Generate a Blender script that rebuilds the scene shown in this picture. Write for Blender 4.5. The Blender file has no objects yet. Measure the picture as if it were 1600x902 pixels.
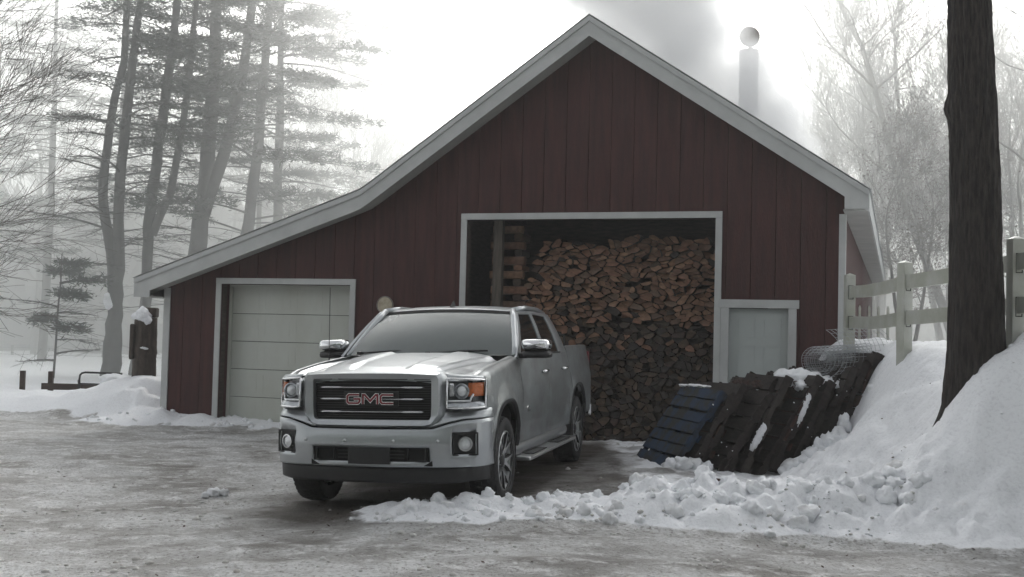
import bpy, bmesh, math, random
from mathutils import Vector, Matrix, noise, Euler
R = math.radians
random.seed(7)
scn = bpy.context.scene
col = scn.collection

# ------------------------------------------------------------------ camera, sky, sun, exposure
CAM_H = 1.643
cam = bpy.data.objects.new('camera', bpy.data.cameras.new('camera'))
col.objects.link(cam)
cam.data.sensor_width = 36.0
cam.data.lens = 1836.1 / 1600 * 36
cam.data.clip_start = 0.05
cam.data.clip_end = 2500
cam.matrix_world = Matrix.Translation((0, 0, CAM_H)) @ Euler((R(90) + 0.0416, 0, 0)).to_matrix().to_4x4() @ Matrix.Rotation(0.0252, 4, 'Z')
scn.camera = cam

SUN_EL, SUN_AZ = R(24), R(12)          # azimuth clockwise from +Y (the view direction): behind the barn, a little right
world = bpy.data.worlds.new('World'); scn.world = world; world.use_nodes = True
wn = world.node_tree.nodes; wl = world.node_tree.links
bg = wn['Background']
sky = wn.new('ShaderNodeTexSky'); sky.sky_type = 'NISHITA'; sky.sun_disc = False
sky.sun_elevation = SUN_EL; sky.sun_rotation = SUN_AZ
sky.altitude = 200; sky.air_density = 1.0; sky.dust_density = 6.0; sky.ozone_density = 1.0
hsv = wn.new('ShaderNodeHueSaturation'); hsv.inputs['Saturation'].default_value = 0.12
wl.new(sky.outputs[0], hsv.inputs['Color']); wl.new(hsv.outputs[0], bg.inputs[0])
bg.inputs[1].default_value = 0.14
sun = bpy.data.objects.new('sun', bpy.data.lights.new('sun', 'SUN')); col.objects.link(sun)
sun.data.energy = 4.5; sun.data.angle = R(14); sun.data.color = (1.0, 0.97, 0.93)
sd = Vector((math.sin(SUN_AZ) * math.cos(SUN_EL), math.cos(SUN_AZ) * math.cos(SUN_EL), math.sin(SUN_EL)))
sun.rotation_euler = sd.to_track_quat('Z', 'Y').to_euler()
scn.view_settings.view_transform = 'Standard'; scn.view_settings.look = 'None'
scn.view_settings.exposure = 1.05; scn.view_settings.gamma = 1.0
scn.render.engine = 'CYCLES'
cy = scn.cycles
cy.max_bounces = 8; cy.diffuse_bounces = 3; cy.glossy_bounces = 3; cy.transmission_bounces = 6
cy.volume_bounces = 4; cy.transparent_max_bounces = 12
cy.use_denoising = True; cy.use_adaptive_sampling = True; cy.adaptive_threshold = 0.02
cy.volume_step_rate = 0.6; cy.volume_max_steps = 256
cy.caustics_reflective = False; cy.caustics_refractive = False

# ------------------------------------------------------------------ materials
def lin(r, g, b):
    return tuple(((c / 255) / 12.92 if c <= 10 else ((c / 255 + 0.055) / 1.055) ** 2.4) for c in (r, g, b)) + (1,)

def mat(name, c, rough=0.7, metal=0.0, var=0.25, scale=6.0, bump=0.0, bscale=40.0, c2=None, stretch=None,
        spec=0.5, coat=0.0, emis=None, thr=(0.35, 0.65)):
    m = bpy.data.materials.new(name); m.use_nodes = True
    n = m.node_tree.nodes; l = m.node_tree.links
    b = n['Principled BSDF']
    c = tuple(c[:3]) + (1,)
    if c2 is None:
        c2 = tuple(max(0, x * (1 - var)) for x in c[:3]) + (1,)
        c1 = tuple(min(1, x * (1 + var)) for x in c[:3]) + (1,)
    else:
        c1 = c; c2 = tuple(c2[:3]) + (1,)
    tc = n.new('ShaderNodeTexCoord'); mp = n.new('ShaderNodeMapping')
    l.new(tc.outputs['Object'], mp.inputs[0])
    if stretch: mp.inputs['Scale'].default_value = stretch
    nz = n.new('ShaderNodeTexNoise'); nz.inputs['Scale'].default_value = scale
    nz.inputs['Detail'].default_value = 6; nz.inputs['Roughness'].default_value = 0.65
    l.new(mp.outputs[0], nz.inputs[0])
    mr = n.new('ShaderNodeMapRange'); mr.inputs[1].default_value = thr[0]; mr.inputs[2].default_value = thr[1]
    l.new(nz.outputs[0], mr.inputs[0])
    mx = n.new('ShaderNodeMix'); mx.data_type = 'RGBA'
    mx.inputs[6].default_value = c2; mx.inputs[7].default_value = c1
    l.new(mr.outputs[0], mx.inputs[0]); l.new(mx.outputs[2], b.inputs['Base Color'])
    b.inputs['Roughness'].default_value = rough; b.inputs['Metallic'].default_value = metal
    b.inputs['Specular IOR Level'].default_value = spec
    b.inputs['Coat Weight'].default_value = coat
    if bump:
        nb = n.new('ShaderNodeTexNoise'); nb.inputs['Scale'].default_value = bscale; nb.inputs['Detail'].default_value = 5
        l.new(mp.outputs[0], nb.inputs[0])
        bp = n.new('ShaderNodeBump'); bp.inputs['Strength'].default_value = bump; bp.inputs['Distance'].default_value = 0.02
        l.new(nb.outputs[0], bp.inputs['Height']); l.new(bp.outputs[0], b.inputs['Normal'])
    if emis:
        b.inputs['Emission Color'].default_value = emis[:3] + (1,); b.inputs['Emission Strength'].default_value = emis[3]
    return m

M = {}
M['siding'] = mat('red_siding', (0.050, 0.0165, 0.0145), 0.85, var=0.25, scale=2.0, stretch=(5, 5, 0.5), bump=0.25, bscale=25)
M['white_trim'] = mat('white_trim', (0.43, 0.44, 0.435), 0.55, var=0.08, scale=2.0, bump=0.05)
M['soffit'] = mat('white_soffit', (0.36, 0.36, 0.34), 0.7, var=0.1, scale=2.0)
M['door_white'] = mat('door_paint', (0.50, 0.52, 0.48), 0.5, c2=(0.43, 0.44, 0.39), scale=1.2, stretch=(1, 1, 0.4))
M['entry_white'] = mat('entry_paint', (0.42, 0.45, 0.44), 0.5, c2=(0.38, 0.41, 0.40), scale=1.2)
M['roof'] = mat('grey_metal_roof', (0.42, 0.43, 0.43), 0.5, metal=0.2, var=0.15)
M['dark_wood'] = mat('dark_wood', (0.05, 0.035, 0.028), 0.85, var=0.4, scale=4, stretch=(1, 1, 6), bump=0.4)
M['post_wood'] = mat('grey_post_wood', (0.10, 0.085, 0.07), 0.85, var=0.3, scale=3, stretch=(6, 6, 0.7), bump=0.3)
M['floor'] = mat('barn_floor', (0.08, 0.07, 0.06), 0.9)
M['paint'] = mat('silver_paint', (0.40, 0.42, 0.435), 0.33, metal=0.68, var=0.03, scale=60, coat=0.5)
M['grime'] = mat('silver_paint_with_road_grime', (0.30, 0.32, 0.33), 0.40, metal=0.6, c2=(0.20, 0.205, 0.20), scale=2.2, coat=0.25, stretch=(1, 1, 1.6))
M['chrome'] = mat('chrome', (0.75, 0.76, 0.77), 0.14, metal=1.0, var=0.03)
M['satin'] = mat('machined_aluminium', (0.55, 0.56, 0.57), 0.3, metal=0.9, var=0.08, scale=30)
M['black'] = mat('black_plastic', (0.014, 0.014, 0.015), 0.5, var=0.2)
M['gap'] = mat('dark_gap', (0.006, 0.006, 0.006), 0.9, var=0.1)
M['glass'] = mat('tinted_glass', (0.012, 0.014, 0.015), 0.06, var=0.1, spec=0.6)
M['windshield'] = mat('windshield_glass', (0.055, 0.072, 0.070), 0.10, c2=(0.07, 0.088, 0.085), scale=1.2, spec=0.8)
M['rubber'] = mat('tyre_rubber', (0.018, 0.018, 0.019), 0.8, var=0.3, scale=20, bump=0.3, bscale=60)
M['amber'] = mat('amber_lens', (0.50, 0.13, 0.035), 0.2, var=0.15, scale=40)
M['lampglass'] = mat('lamp_reflector', (0.42, 0.44, 0.46), 0.15, metal=0.6, var=0.25, scale=14)
M['lampdark'] = mat('lamp_housing', (0.09, 0.095, 0.10), 0.25, metal=0.3, var=0.3, scale=20)
M['bright'] = mat('bright_lens', (0.7, 0.72, 0.74), 0.08, metal=0.3, var=0.1)
M['badge_red'] = mat('badge_red', (0.16, 0.012, 0.022), 0.3, var=0.1)
M['bark'] = mat('rough_bark', (0.040, 0.032, 0.028), 0.92, c2=(0.012, 0.010, 0.009), scale=6, stretch=(5, 5, 0.8), bump=1.0, bscale=9, thr=(0.4, 0.6))
M['pine_bark'] = mat('pine_bark', (0.028, 0.025, 0.024), 0.95, var=0.35, scale=4, bump=0.5)
M['needles'] = mat('pine_needles', (0.018, 0.028, 0.020), 0.8, var=0.4, scale=3)
M['twig'] = mat('bare_twig', (0.075, 0.062, 0.055), 0.9, var=0.25, scale=3)
M['leaf'] = mat('dry_leaf', (0.06, 0.032, 0.022), 0.85, var=0.4, scale=8)
M['vinyl'] = mat('weathered_white_vinyl', (0.50, 0.51, 0.48), 0.5, c2=(0.38, 0.39, 0.33), scale=2.5, thr=(0.4, 0.7))
M['blue'] = mat('faded_blue_paint', (0.014, 0.034, 0.072), 0.8, c2=(0.018, 0.020, 0.020), scale=4, thr=(0.42, 0.56), bump=0.3)
M['pal_a'] = mat('dark_wet_pallet_wood', (0.022, 0.016, 0.014), 0.85, var=0.5, scale=6, stretch=(1, 1, 4), bump=0.4)
M['pal_b'] = mat('reddish_pallet_wood', (0.040, 0.018, 0.013), 0.85, var=0.5, scale=6, bump=0.4)
M['pal_c'] = mat('grey_brown_pallet_wood', (0.036, 0.029, 0.024), 0.85, var=0.45, scale=6, bump=0.4)
M['wire'] = mat('galvanised_wire', (0.42, 0.44, 0.46), 0.5, metal=0.6, var=0.2)
M['pipe'] = mat('dull_metal_pipe', (0.26, 0.25, 0.23), 0.6, metal=0.2, c2=(0.16, 0.13, 0.11), scale=4)
M['stone'] = mat('mossy_round_log', (0.10, 0.085, 0.06), 0.9, var=0.4, scale=6, bump=0.5)
M['carved'] = mat('dark_carved_wood', (0.055, 0.042, 0.034), 0.9, var=0.4, scale=5, stretch=(3, 3, 0.8), bump=0.5)
M['plaque'] = mat('beige_plaque', (0.45, 0.40, 0.30), 0.6, c2=(0.25, 0.20, 0.14), scale=9, thr=(0.3, 0.55))
ENDS = []
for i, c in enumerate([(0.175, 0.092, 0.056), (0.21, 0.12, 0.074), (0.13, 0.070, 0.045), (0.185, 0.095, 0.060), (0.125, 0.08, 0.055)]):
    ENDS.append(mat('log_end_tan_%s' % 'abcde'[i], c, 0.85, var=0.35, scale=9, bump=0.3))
ENDS_D = []  # older weathered wood; the dimness low in the pile is in the colour too
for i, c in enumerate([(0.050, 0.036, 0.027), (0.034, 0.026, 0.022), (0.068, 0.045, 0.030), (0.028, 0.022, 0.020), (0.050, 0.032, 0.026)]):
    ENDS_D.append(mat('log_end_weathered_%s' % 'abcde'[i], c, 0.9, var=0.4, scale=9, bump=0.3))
M['logbark'] = mat('log_bark', (0.03, 0.022, 0.018), 0.95, var=0.3, bump=0.5)

def snow_mat():
    m = bpy.data.materials.new('snow'); m.use_nodes = True
    n = m.node_tree.nodes; l = m.node_tree.links; b = n['Principled BSDF']
    tc = n.new('ShaderNodeTexCoord')
    nz = n.new('ShaderNodeTexNoise'); nz.inputs['Scale'].default_value = 3; nz.inputs['Detail'].default_value = 8
    l.new(tc.outputs['Object'], nz.inputs[0])
    rp = n.new('ShaderNodeValToRGB'); rp.color_ramp.elements[0].position = 0.3; rp.color_ramp.elements[1].position = 0.5
    rp.color_ramp.elements[0].color = (0.62, 0.62, 0.62, 1); rp.color_ramp.elements[1].color = (0.84, 0.855, 0.88, 1)
    l.new(nz.outputs[0], rp.inputs[0]); l.new(rp.outputs[0], b.inputs['Base Color'])
    b.inputs['Roughness'].default_value = 0.65; b.inputs['Specular IOR Level'].default_value = 0.3
    nb = n.new('ShaderNodeTexNoise'); nb.inputs['Scale'].default_value = 22; nb.inputs['Detail'].default_value = 8
    l.new(tc.outputs['Object'], nb.inputs[0])
    bp = n.new('ShaderNodeBump'); bp.inputs['Strength'].default_value = 0.5; bp.inputs['Distance'].default_value = 0.03
    l.new(nb.outputs[0], bp.inputs['Height']); l.new(bp.outputs[0], b.inputs['Normal'])
    return m
M['snow'] = snow_mat()
M['slush'] = mat('grey_slush', (0.62, 0.62, 0.61), 0.5, c2=(0.40, 0.38, 0.35), scale=2)

def ground_mat():
    m = bpy.data.materials.new('icy_ground'); m.use_nodes = True
    n = m.node_tree.nodes; l = m.node_tree.links; b = n['Principled BSDF']
    def N(t, **k):
        x = n.new(t)
        for a, v in k.items(): x.inputs[a].default_value = v
        return x
    def rng(src, a, b_, lo=0.0, hi=1.0):
        x = n.new('ShaderNodeMapRange'); x.inputs[1].default_value = a; x.inputs[2].default_value = b_
        x.inputs[3].default_value = lo; x.inputs[4].default_value = hi; l.new(src, x.inputs[0]); return x.outputs[0]
    def mixc(f, a, c):
        x = n.new('ShaderNodeMix'); x.data_type = 'RGBA'; l.new(f, x.inputs[0])
        for s, v in ((6, a), (7, c)):
            if isinstance(v, tuple): x.inputs[s].default_value = v
            else: l.new(v, x.inputs[s])
        return x.outputs[2]
    tc = N('ShaderNodeTexCoord')
    mp = N('ShaderNodeMapping'); mp.inputs['Scale'].default_value = (0.9, 1.25, 1); mp.inputs['Rotation'].default_value = (0, 0, -0.3)
    l.new(tc.outputs['Object'], mp.inputs[0])
    big = N('ShaderNodeTexNoise', Scale=0.9, Detail=9, Roughness=0.62); l.new(mp.outputs[0], big.inputs[0])
    med = N('ShaderNodeTexNoise', Scale=4.5, Detail=9, Roughness=0.7); l.new(mp.outputs[0], med.inputs[0])
    fine = N('ShaderNodeTexNoise', Scale=30, Detail=6, Roughness=0.7); l.new(tc.outputs['Object'], fine.inputs[0])
    at = n.new('ShaderNodeAttribute'); at.attribute_name = 'snow'
    wet = n.new('ShaderNodeAttribute'); wet.attribute_name = 'wet'
    dirt = n.new('ShaderNodeAttribute'); dirt.attribute_name = 'dirt'
    c = mixc(rng(big.outputs[0], 0.38, 0.60), (0.245, 0.23, 0.212, 1), (0.66, 0.665, 0.665, 1))
    c = mixc(rng(med.outputs[0], 0.50, 0.64), c, (0.80, 0.80, 0.80, 1))
    c = mixc(rng(fine.outputs[0], 0.32, 0.50, .9, 0), c, (0.15, 0.132, 0.115, 1))
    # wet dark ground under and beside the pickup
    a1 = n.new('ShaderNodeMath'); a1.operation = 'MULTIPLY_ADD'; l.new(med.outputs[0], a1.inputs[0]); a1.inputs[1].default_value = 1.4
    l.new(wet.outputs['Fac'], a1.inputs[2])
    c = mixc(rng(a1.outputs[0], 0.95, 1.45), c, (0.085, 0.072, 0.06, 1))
    snowc = mixc(rng(fine.outputs[0], 0.35, 0.5), (0.74, 0.75, 0.78, 1), (0.85, 0.865, 0.89, 1))
    a3 = n.new('ShaderNodeMath'); a3.operation = 'MULTIPLY_ADD'; l.new(med.outputs[0], a3.inputs[0]); a3.inputs[1].default_value = 1.2
    l.new(dirt.outputs['Fac'], a3.inputs[2])
    snowc = mixc(rng(a3.outputs[0], 0.85, 1.5), snowc, (0.27, 0.225, 0.18, 1))
    a2 = n.new('ShaderNodeMath'); a2.operation = 'MULTIPLY_ADD'; l.new(med.outputs[0], a2.inputs[0]); a2.inputs[1].default_value = 0.8
    l.new(at.outputs['Fac'], a2.inputs[2])
    sf = rng(a2.outputs[0], 0.75, 0.98)
    c = mixc(sf, c, snowc)
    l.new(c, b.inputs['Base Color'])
    r0 = rng(big.outputs[0], 0.4, 0.6, 0.30, 0.6)
    x = n.new('ShaderNodeMix'); l.new(sf, x.inputs[0]); l.new(r0, x.inputs[2]); x.inputs[3].default_value = 0.7
    l.new(x.outputs[0], b.inputs['Roughness'])
    b.inputs['Specular IOR Level'].default_value = 0.4
    ad = n.new('ShaderNodeMath'); ad.operation = 'MULTIPLY_ADD'; l.new(med.outputs[0], ad.inputs[0]); ad.inputs[1].default_value = 1.6; l.new(fine.outputs[0], ad.inputs[2])
    bp = n.new('ShaderNodeBump'); bs = rng(sf, 0, 1, 0.9, 0.3); bp.inputs['Distance'].default_value = 0.05; l.new(bs, bp.inputs['Strength'])
    l.new(ad.outputs[0], bp.inputs['Height']); l.new(bp.outputs[0], b.inputs['Normal'])
    return m
M['ground'] = ground_mat()

# ------------------------------------------------------------------ helpers
def link(name, me, parent=None, mats=()):
    o = bpy.data.objects.new(name, me); col.objects.link(o)
    for m_ in mats: me.materials.append(m_)
    if parent: o.parent = parent
    return o
def tag(o, label=None, cat=None, group=None, kind=None):
    if label: o['label'] = label
    if cat: o['category'] = cat
    if group: o['group'] = group
    if kind: o['kind'] = kind
    return o
def empty(name, loc=(0, 0, 0), rot=(0, 0, 0)):
    o = bpy.data.objects.new(name, None); col.objects.link(o); o.location = loc; o.rotation_euler = rot
    o.empty_display_size = 0.1
    return o

class MB:
    def __init__(s): s.v = []; s.f = []; s.m = []
    def add(s, vs, fs, mi=0):
        k = len(s.v); s.v += [tuple(v) for v in vs]
        for f in fs: s.f.append(tuple(i + k for i in f)); s.m.append(mi)
        return s
    def box(s, x0, x1, y0, y1, z0, z1, mi=0, mt=None):
        vs = [Vector((x, y, z)) for z in (z0, z1) for y in (y0, y1) for x in (x0, x1)]
        if mt is not None: vs = [mt @ v for v in vs]
        return s.add(vs, [(0, 2, 3, 1), (4, 5, 7, 6), (0, 1, 5, 4), (2, 6, 7, 3), (0, 4, 6, 2), (1, 3, 7, 5)], mi)
    def prism(s, poly, axis, a, b, mi=0):
        n = len(poly)
        def P(p, t):
            return (t, p[0], p[1]) if axis == 'x' else (p[0], t, p[1]) if axis == 'y' else (p[0], p[1], t)
        vs = [P(p, a) for p in poly] + [P(p, b) for p in poly]
        fs = [tuple(range(n)), tuple(range(2 * n - 1, n - 1, -1))] + [(i, i + n, (i + 1) % n + n, (i + 1) % n) for i in range(n)]
        return s.add(vs, fs, mi)
    def tube(s, pts, rad, k=8, mi=0, cap=True):
        pts = [Vector(p) for p in pts]; n = len(pts)
        if not hasattr(rad, '__len__'): rad = [rad] * n
        vs = []; prev = None
        for i in range(n):
            d = (pts[min(i + 1, n - 1)] - pts[max(i - 1, 0)])
            d = d.normalized() if d.length > 1e-9 else Vector((0, 0, 1))
            if prev is None:
                a = d.orthogonal().normalized()
            else:
                a = prev - d * prev.dot(d)
                a = a.normalized() if a.length > 1e-6 else d.orthogonal().normalized()
            prev = a; b = d.cross(a)
            for j in range(k):
                t = 2 * math.pi * j / k
                vs.append(pts[i] + (a * math.cos(t) + b * math.sin(t)) * rad[i])
        fs = [(i * k + j, i * k + (j + 1) % k, (i + 1) * k + (j + 1) % k, (i + 1) * k + j) for i in range(n - 1) for j in range(k)]
        if cap: fs += [tuple(range(k))[::-1], tuple((n - 1) * k + j for j in range(k))]
        return s.add(vs, fs, mi)
    def lathe(s, prof, c, axis='x', k=48, mi=0, close=False):
        # prof: list of (radius, offset along axis)
        vs = []
        for r_, t in prof:
            for j in range(k):
                a = 2 * math.pi * j / k; u, w = r_ * math.cos(a), r_ * math.sin(a)
                vs.append((c[0] + t, c[1] + u, c[2] + w) if axis == 'x' else (c[0] + u, c[1] + t, c[2] + w) if axis == 'y' else (c[0] + u, c[1] + w, c[2] + t))
        n = len(prof); fs = []
        for i in range(n - 1 + (1 if close else 0)):
            i2 = (i + 1) % n
            fs += [(i * k + j, i * k + (j + 1) % k, i2 * k + (j + 1) % k, i2 * k + j) for j in range(k)]
        return s.add(vs, fs, mi)
    def grid(s, rows, mi=0, skip=None):
        nr, nc = len(rows), len(rows[0])
        vs = [p for r_ in rows for p in r_]
        fs = [(i * nc + j, i * nc + j + 1, (i + 1) * nc + j + 1, (i + 1) * nc + j) for i in range(nr - 1) for j in range(nc - 1) if not (skip and skip(i, j))]
        return s.add(vs, fs, mi)
    def mesh(s, name='mesh'):
        me = bpy.data.meshes.new(name); me.from_pydata([tuple(v) for v in s.v], [], s.f)
        me.polygons.foreach_set('material_index', s.m); me.update()
        return me
    def build(s, name, mats, parent=None, smooth=False, bevel=0, solid=0, off=-1, subsurf=0, recalc=True, angle=None, weld=False):
        me = s.mesh(name)
        if recalc or weld:
            bm = bmesh.new(); bm.from_mesh(me)
            if weld: bmesh.ops.remove_doubles(bm, verts=bm.verts, dist=1e-5)
            if recalc: bmesh.ops.recalc_face_normals(bm, faces=bm.faces)
            bm.to_mesh(me); bm.free()
        if not isinstance(mats, (list, tuple)): mats = [mats]
        o = link(name, me, parent, mats)
        if smooth:
            me.polygons.foreach_set('use_smooth', [True] * len(me.polygons))
            if angle: me.set_sharp_from_angle(angle=R(angle))
        if solid:
            md = o.modifiers.new('Solid', 'SOLIDIFY'); md.thickness = solid; md.offset = off
        if subsurf:
            md = o.modifiers.new('Sub', 'SUBSURF'); md.levels = subsurf; md.render_levels = subsurf
        if bevel:
            md = o.modifiers.new('Bevel', 'BEVEL'); md.width = bevel; md.segments = 2; md.limit_method = 'ANGLE'; md.angle_limit = R(35)
        return o

def ss(a, b, x):
    if a == b: return 0.0 if x < a else 1.0
    t = max(0.0, min(1.0, (x - a) / (b - a))); return t * t * (3 - 2 * t)
def lerp(a, b, t): return a + (b - a) * t
def interp(tab, x):
    if x <= tab[0][0]: return tab[0][1]
    for (x0, y0), (x1, y1) in zip(tab, tab[1:]):
        if x <= x1: return y0 + (y1 - y0) * (x - x0) / (x1 - x0)
    return tab[-1][1]

# ------------------------------------------------------------------ frames of reference
BX, BY, BA = -6.04, 20.564, -0.3179                     # barn: left front corner and heading of its front wall
BM = Matrix.Translation((BX, BY, 0)) @ Matrix.Rotation(BA, 4, 'Z')
BMI = BM.inverted()
TLOC, TROT = (-0.949, 11.042, 0.084), (0.0101, -0.0286, -0.2366)
TM = Matrix.Translation(TLOC) @ Euler(TROT).to_matrix().to_4x4()
TMI = TM.inverted()

# ------------------------------------------------------------------ ground: one sheet
def nz(x, y, z=0.0): return noise.noise(Vector((x, y, z)))
def fbm(x, y, o=4, s=1.0):
    v = 0; a = 1
    for i in range(o):
        v += a * noise.noise(Vector((x * s, y * s, 3.7 * i))); a *= 0.5; s *= 2.1
    return v
def clump(x, y, s):
    # rounded lumps: 1 - distance to the closest cell centre
    d = noise.voronoi(Vector((x * s, y * s, 0.0)))[0][0]
    return max(0.0, 1 - d * 1.3)

def terrain(x, y):
    # returns z, snow, wet, dirt
    snow = 0.0; dirt = 0.0
    tl = TMI @ Vector((x, y, 0.0))
    near = ss(4.5, 1.5, abs(tl.x)) * ss(-4.5, -2.0, tl.y) * ss(8.5, 6.0, tl.y)
    # plane on which the pickup stands
    zt = TLOC[2] + 0.0286 * tl.x + 0.0101 * tl.y
    z = 0.035 * fbm(x * 0.5, y * 0.9, 3) + 0.022 * fbm(x * 2.2, y * 3.0, 4) + .008 * abs(nz(x * 9, y * 13))
    # wheel ruts swinging in from the left towards the garage and the pickup
    for (pth, dp) in ((lambda q_: 9.6 + 0.030 * (q_ + 3) ** 2, .035), (lambda q_: 11.3 + 0.035 * (q_ + 3) ** 2, .035), (lambda q_: 8.5 + .02 * q_, .025), (lambda q_: 13.2 + .045 * (q_ + 2.5) ** 2, .03)):
        if x < 2.5:
            dd_ = (y - pth(x) + .06 * nz(x * .8, y)) / .17; z -= dp * math.exp(-dd_ * dd_) ; z += dp * .6 * math.exp(-((abs(dd_) - 1.9) / .6) ** 2) * (1 + nz(x * 3, y * 3))
    z = z * (1 - 0.5 * near) + zt * near
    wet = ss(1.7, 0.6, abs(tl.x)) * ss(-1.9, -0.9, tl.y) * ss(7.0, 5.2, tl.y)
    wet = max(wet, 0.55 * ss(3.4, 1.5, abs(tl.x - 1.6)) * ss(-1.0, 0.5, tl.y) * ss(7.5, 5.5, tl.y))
    # ------ bank on the right with the terrace behind it
    foot = 9.25 + 0.22 * fbm(x * 0.6, 1.3, 3)
    if x > -2.2 and y > 8.5:
        fr = interp([(2.1, 0), (2.7, .01), (3.1, .05), (3.45, .17), (3.94, .40), (4.15, .55), (4.4, .72), (4.9, .91), (5.6, 1.0)], x); top = fr if y < 12.3 else lerp(fr, ss(3.6, 4.75, x), ss(12.3, 13.6, y))
        tz = 1.68 * top * ss(foot - 0.15, foot + 1.45, y) * (1 + 0.10 * ss(3.9, 4.5, x) * ss(11.6, 10.6, y))
        # ridge thrown up by the plough
        ridge_y = 9.95 + 0.16 * max(0, x) + 0.12 * nz(x * 0.8, 0.2)
        rh = interp([(-1.7, 0.0), (-0.9, 0.10), (0.2, 0.11), (0.95, 0.15), (1.35, 0.27), (2.2, 0.34), (2.8, 0.33), (3.4, 0.25), (5, 0.15)], x)
        d = y - ridge_y
        rid = rh * (math.exp(-(d / 0.5) ** 2) if d < 0 else math.exp(-(d / 0.62) ** 2))
        # mound of snow against the feet of the right-hand pallets
        mound = 0.36 * math.exp(-(((x - 3.75) / 0.55) ** 2 + ((y - 13.1) / 0.75) ** 2))
        b = max(tz, 0) + rid * (1 - 0.6 * top) + mound
        amt = ss(0.02, 0.16, b)
        bigl = ss(3.8, 2.2, x); wx_, wy_ = x + .12 * nz(x * 3, y * 3, 2), y + .12 * nz(x * 3, y * 3, 8)
        lum = (.13 + .08 * bigl) * abs(nz(wx_ * 2.0, wy_ * 2.0, 1)) + (.10 + .05 * bigl) * abs(nz(wx_ * 4.3, wy_ * 4.3, 5)) + .09 * abs(nz(wx_ * 9, wy_ * 9, 9)) + .035 * nz(x * 19, y * 19, 4)
        lum -= .05; soft = ss(3.4, 4.6, x) * ss(9.5, 10.4, y)
        b += (lum * 1.0 * amt) * (1 - 0.7 * soft) + 0.04 * amt * fbm(x * 1.1, y * 1.1, 3)
        z += b
        snow = max(snow, ss(0.015, 0.10, b))
        dirt = max(dirt, (0.85 * ss(10.2, 9.3, y) * ss(0.2, 0.6, 0.5 + fbm(x * 0.9, y * 1.6, 3)) ) * amt)
    # trodden slushy snow between pickup, pile and pallets
    sl = ss(0.9, 1.6, x) * ss(11.2, 12.3, y) * ss(18.5, 17.0, y)
    snow = max(snow, sl * 0.55 + 0.3 * sl * fbm(x * 1.6, y * 1.6, 3))
    z += sl * 0.045 * abs(fbm(x * 3, y * 3, 3))
    # tree well on the right
    dt = math.hypot(x - 4.35, y - 11.0)
    z += .20 * math.exp(-((x - 4.15) / .35) ** 2 - ((y - 10.75) / .4) ** 2); z += .20 * math.exp(-((x - 4.95) / .36) ** 2 - ((y - 10.75) / .5) ** 2)
    # ------ banks on the left
    if x < -5.0 and y > 16:
        b = interp([(-20, 0.55), (-11, 0.42), (-9.6, 0.30), (-8.4, 0.30), (-7.5, 0.62), (-6.8, 0.70), (-6.0, 0.6)], x + 0.3 * (y - 23) * 0)
        yf = 20.6 + 0.5 * nz(x * 0.7, 5)
        s_ = ss(yf - 0.1, yf + 1.5, y) * lerp(1.0, 0.55, ss(23.5, 28, y))
        bb = b * s_ + 0.07 * fbm(x * 1.4, y * 1.4, 4) * s_
        bb += 0.05 * clump(x, y, 2.2) * s_
        z += bb; snow = max(snow, ss(0.03, 0.2, bb))
    # drift along the front of the barn
    bl = BMI @ Vector((x, y, 0))
    if -2.6 < bl.x < 6 and -2.2 < bl.y < 0.6:
        w = interp([(-2.6, 0), (-1.2, 0.55), (-0.2, 1.0), (0.8, 0.85), (1.6, 0.45), (3, 0.4), (4.5, 0.3), (6, 0.2)], bl.x)
        e = ss(-0.95 * (0.5 + w) - 0.25, 0.0, bl.y)
        dd = 0.19 * w * e * (1 + 0.9 * fbm(x * 2.2, y * 2.2, 3)) + 0.06 * w * e * clump(x, y, 4)
        z += max(0, dd); snow = max(snow, ss(0.02, 0.09, dd))
    # open snow field
    snow = max(snow, ss(26, 31, y) if x < -4 else ss(26, 28, y))
    snow = max(snow, ss(-14, -22, x))
    snow = max(snow, ss(7, 10, x) * ss(8, 10, y))
    return z, snow, wet, dirt

def axis(segs):
    out = [segs[0][0]]
    for a, b, st in segs:
        n = max(1, round((b - a) / st))
        out += [a + (b - a) * (i + 1) / n for i in range(n)]
    return out
xs = axis([(-900, -100, 100), (-100, -40, 10), (-40, -14, 1.2), (-14, -7.5, 0.14), (-7.5, -2.2, 0.075), (-2.2, 5.6, 0.045), (5.6, 9, 0.15), (9, 40, 1.5), (40, 100, 10), (100, 900, 100)])
ys = axis([(-900, -100, 100), (-100, -10, 10), (-10, 4, 1.0), (4, 7.3, 0.14), (7.3, 14.5, 0.045), (14.5, 18, 0.08), (18, 25, 0.14), (25, 45, 0.8), (45, 120, 5), (120, 900, 80)])
vs = []; sn = []; wt = []; di = []
for y in ys:
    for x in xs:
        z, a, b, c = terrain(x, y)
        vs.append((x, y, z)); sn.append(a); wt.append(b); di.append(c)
nx = len(xs)
me = bpy.data.meshes.new('ground')
me.from_pydata(vs, [], [(j * nx + i, j * nx + i + 1, (j + 1) * nx + i + 1, (j + 1) * nx + i) for j in range(len(ys) - 1) for i in range(nx - 1)])
for nm, dat in (('snow', sn), ('wet', wt), ('dirt', di)):
    at = me.attributes.new(nm, 'FLOAT', 'POINT'); at.data.foreach_set('value', dat)
me.polygons.foreach_set('use_smooth', [True] * len(me.polygons))
tag(link('ground', me, None, [M['ground']]), kind='structure')

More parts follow.
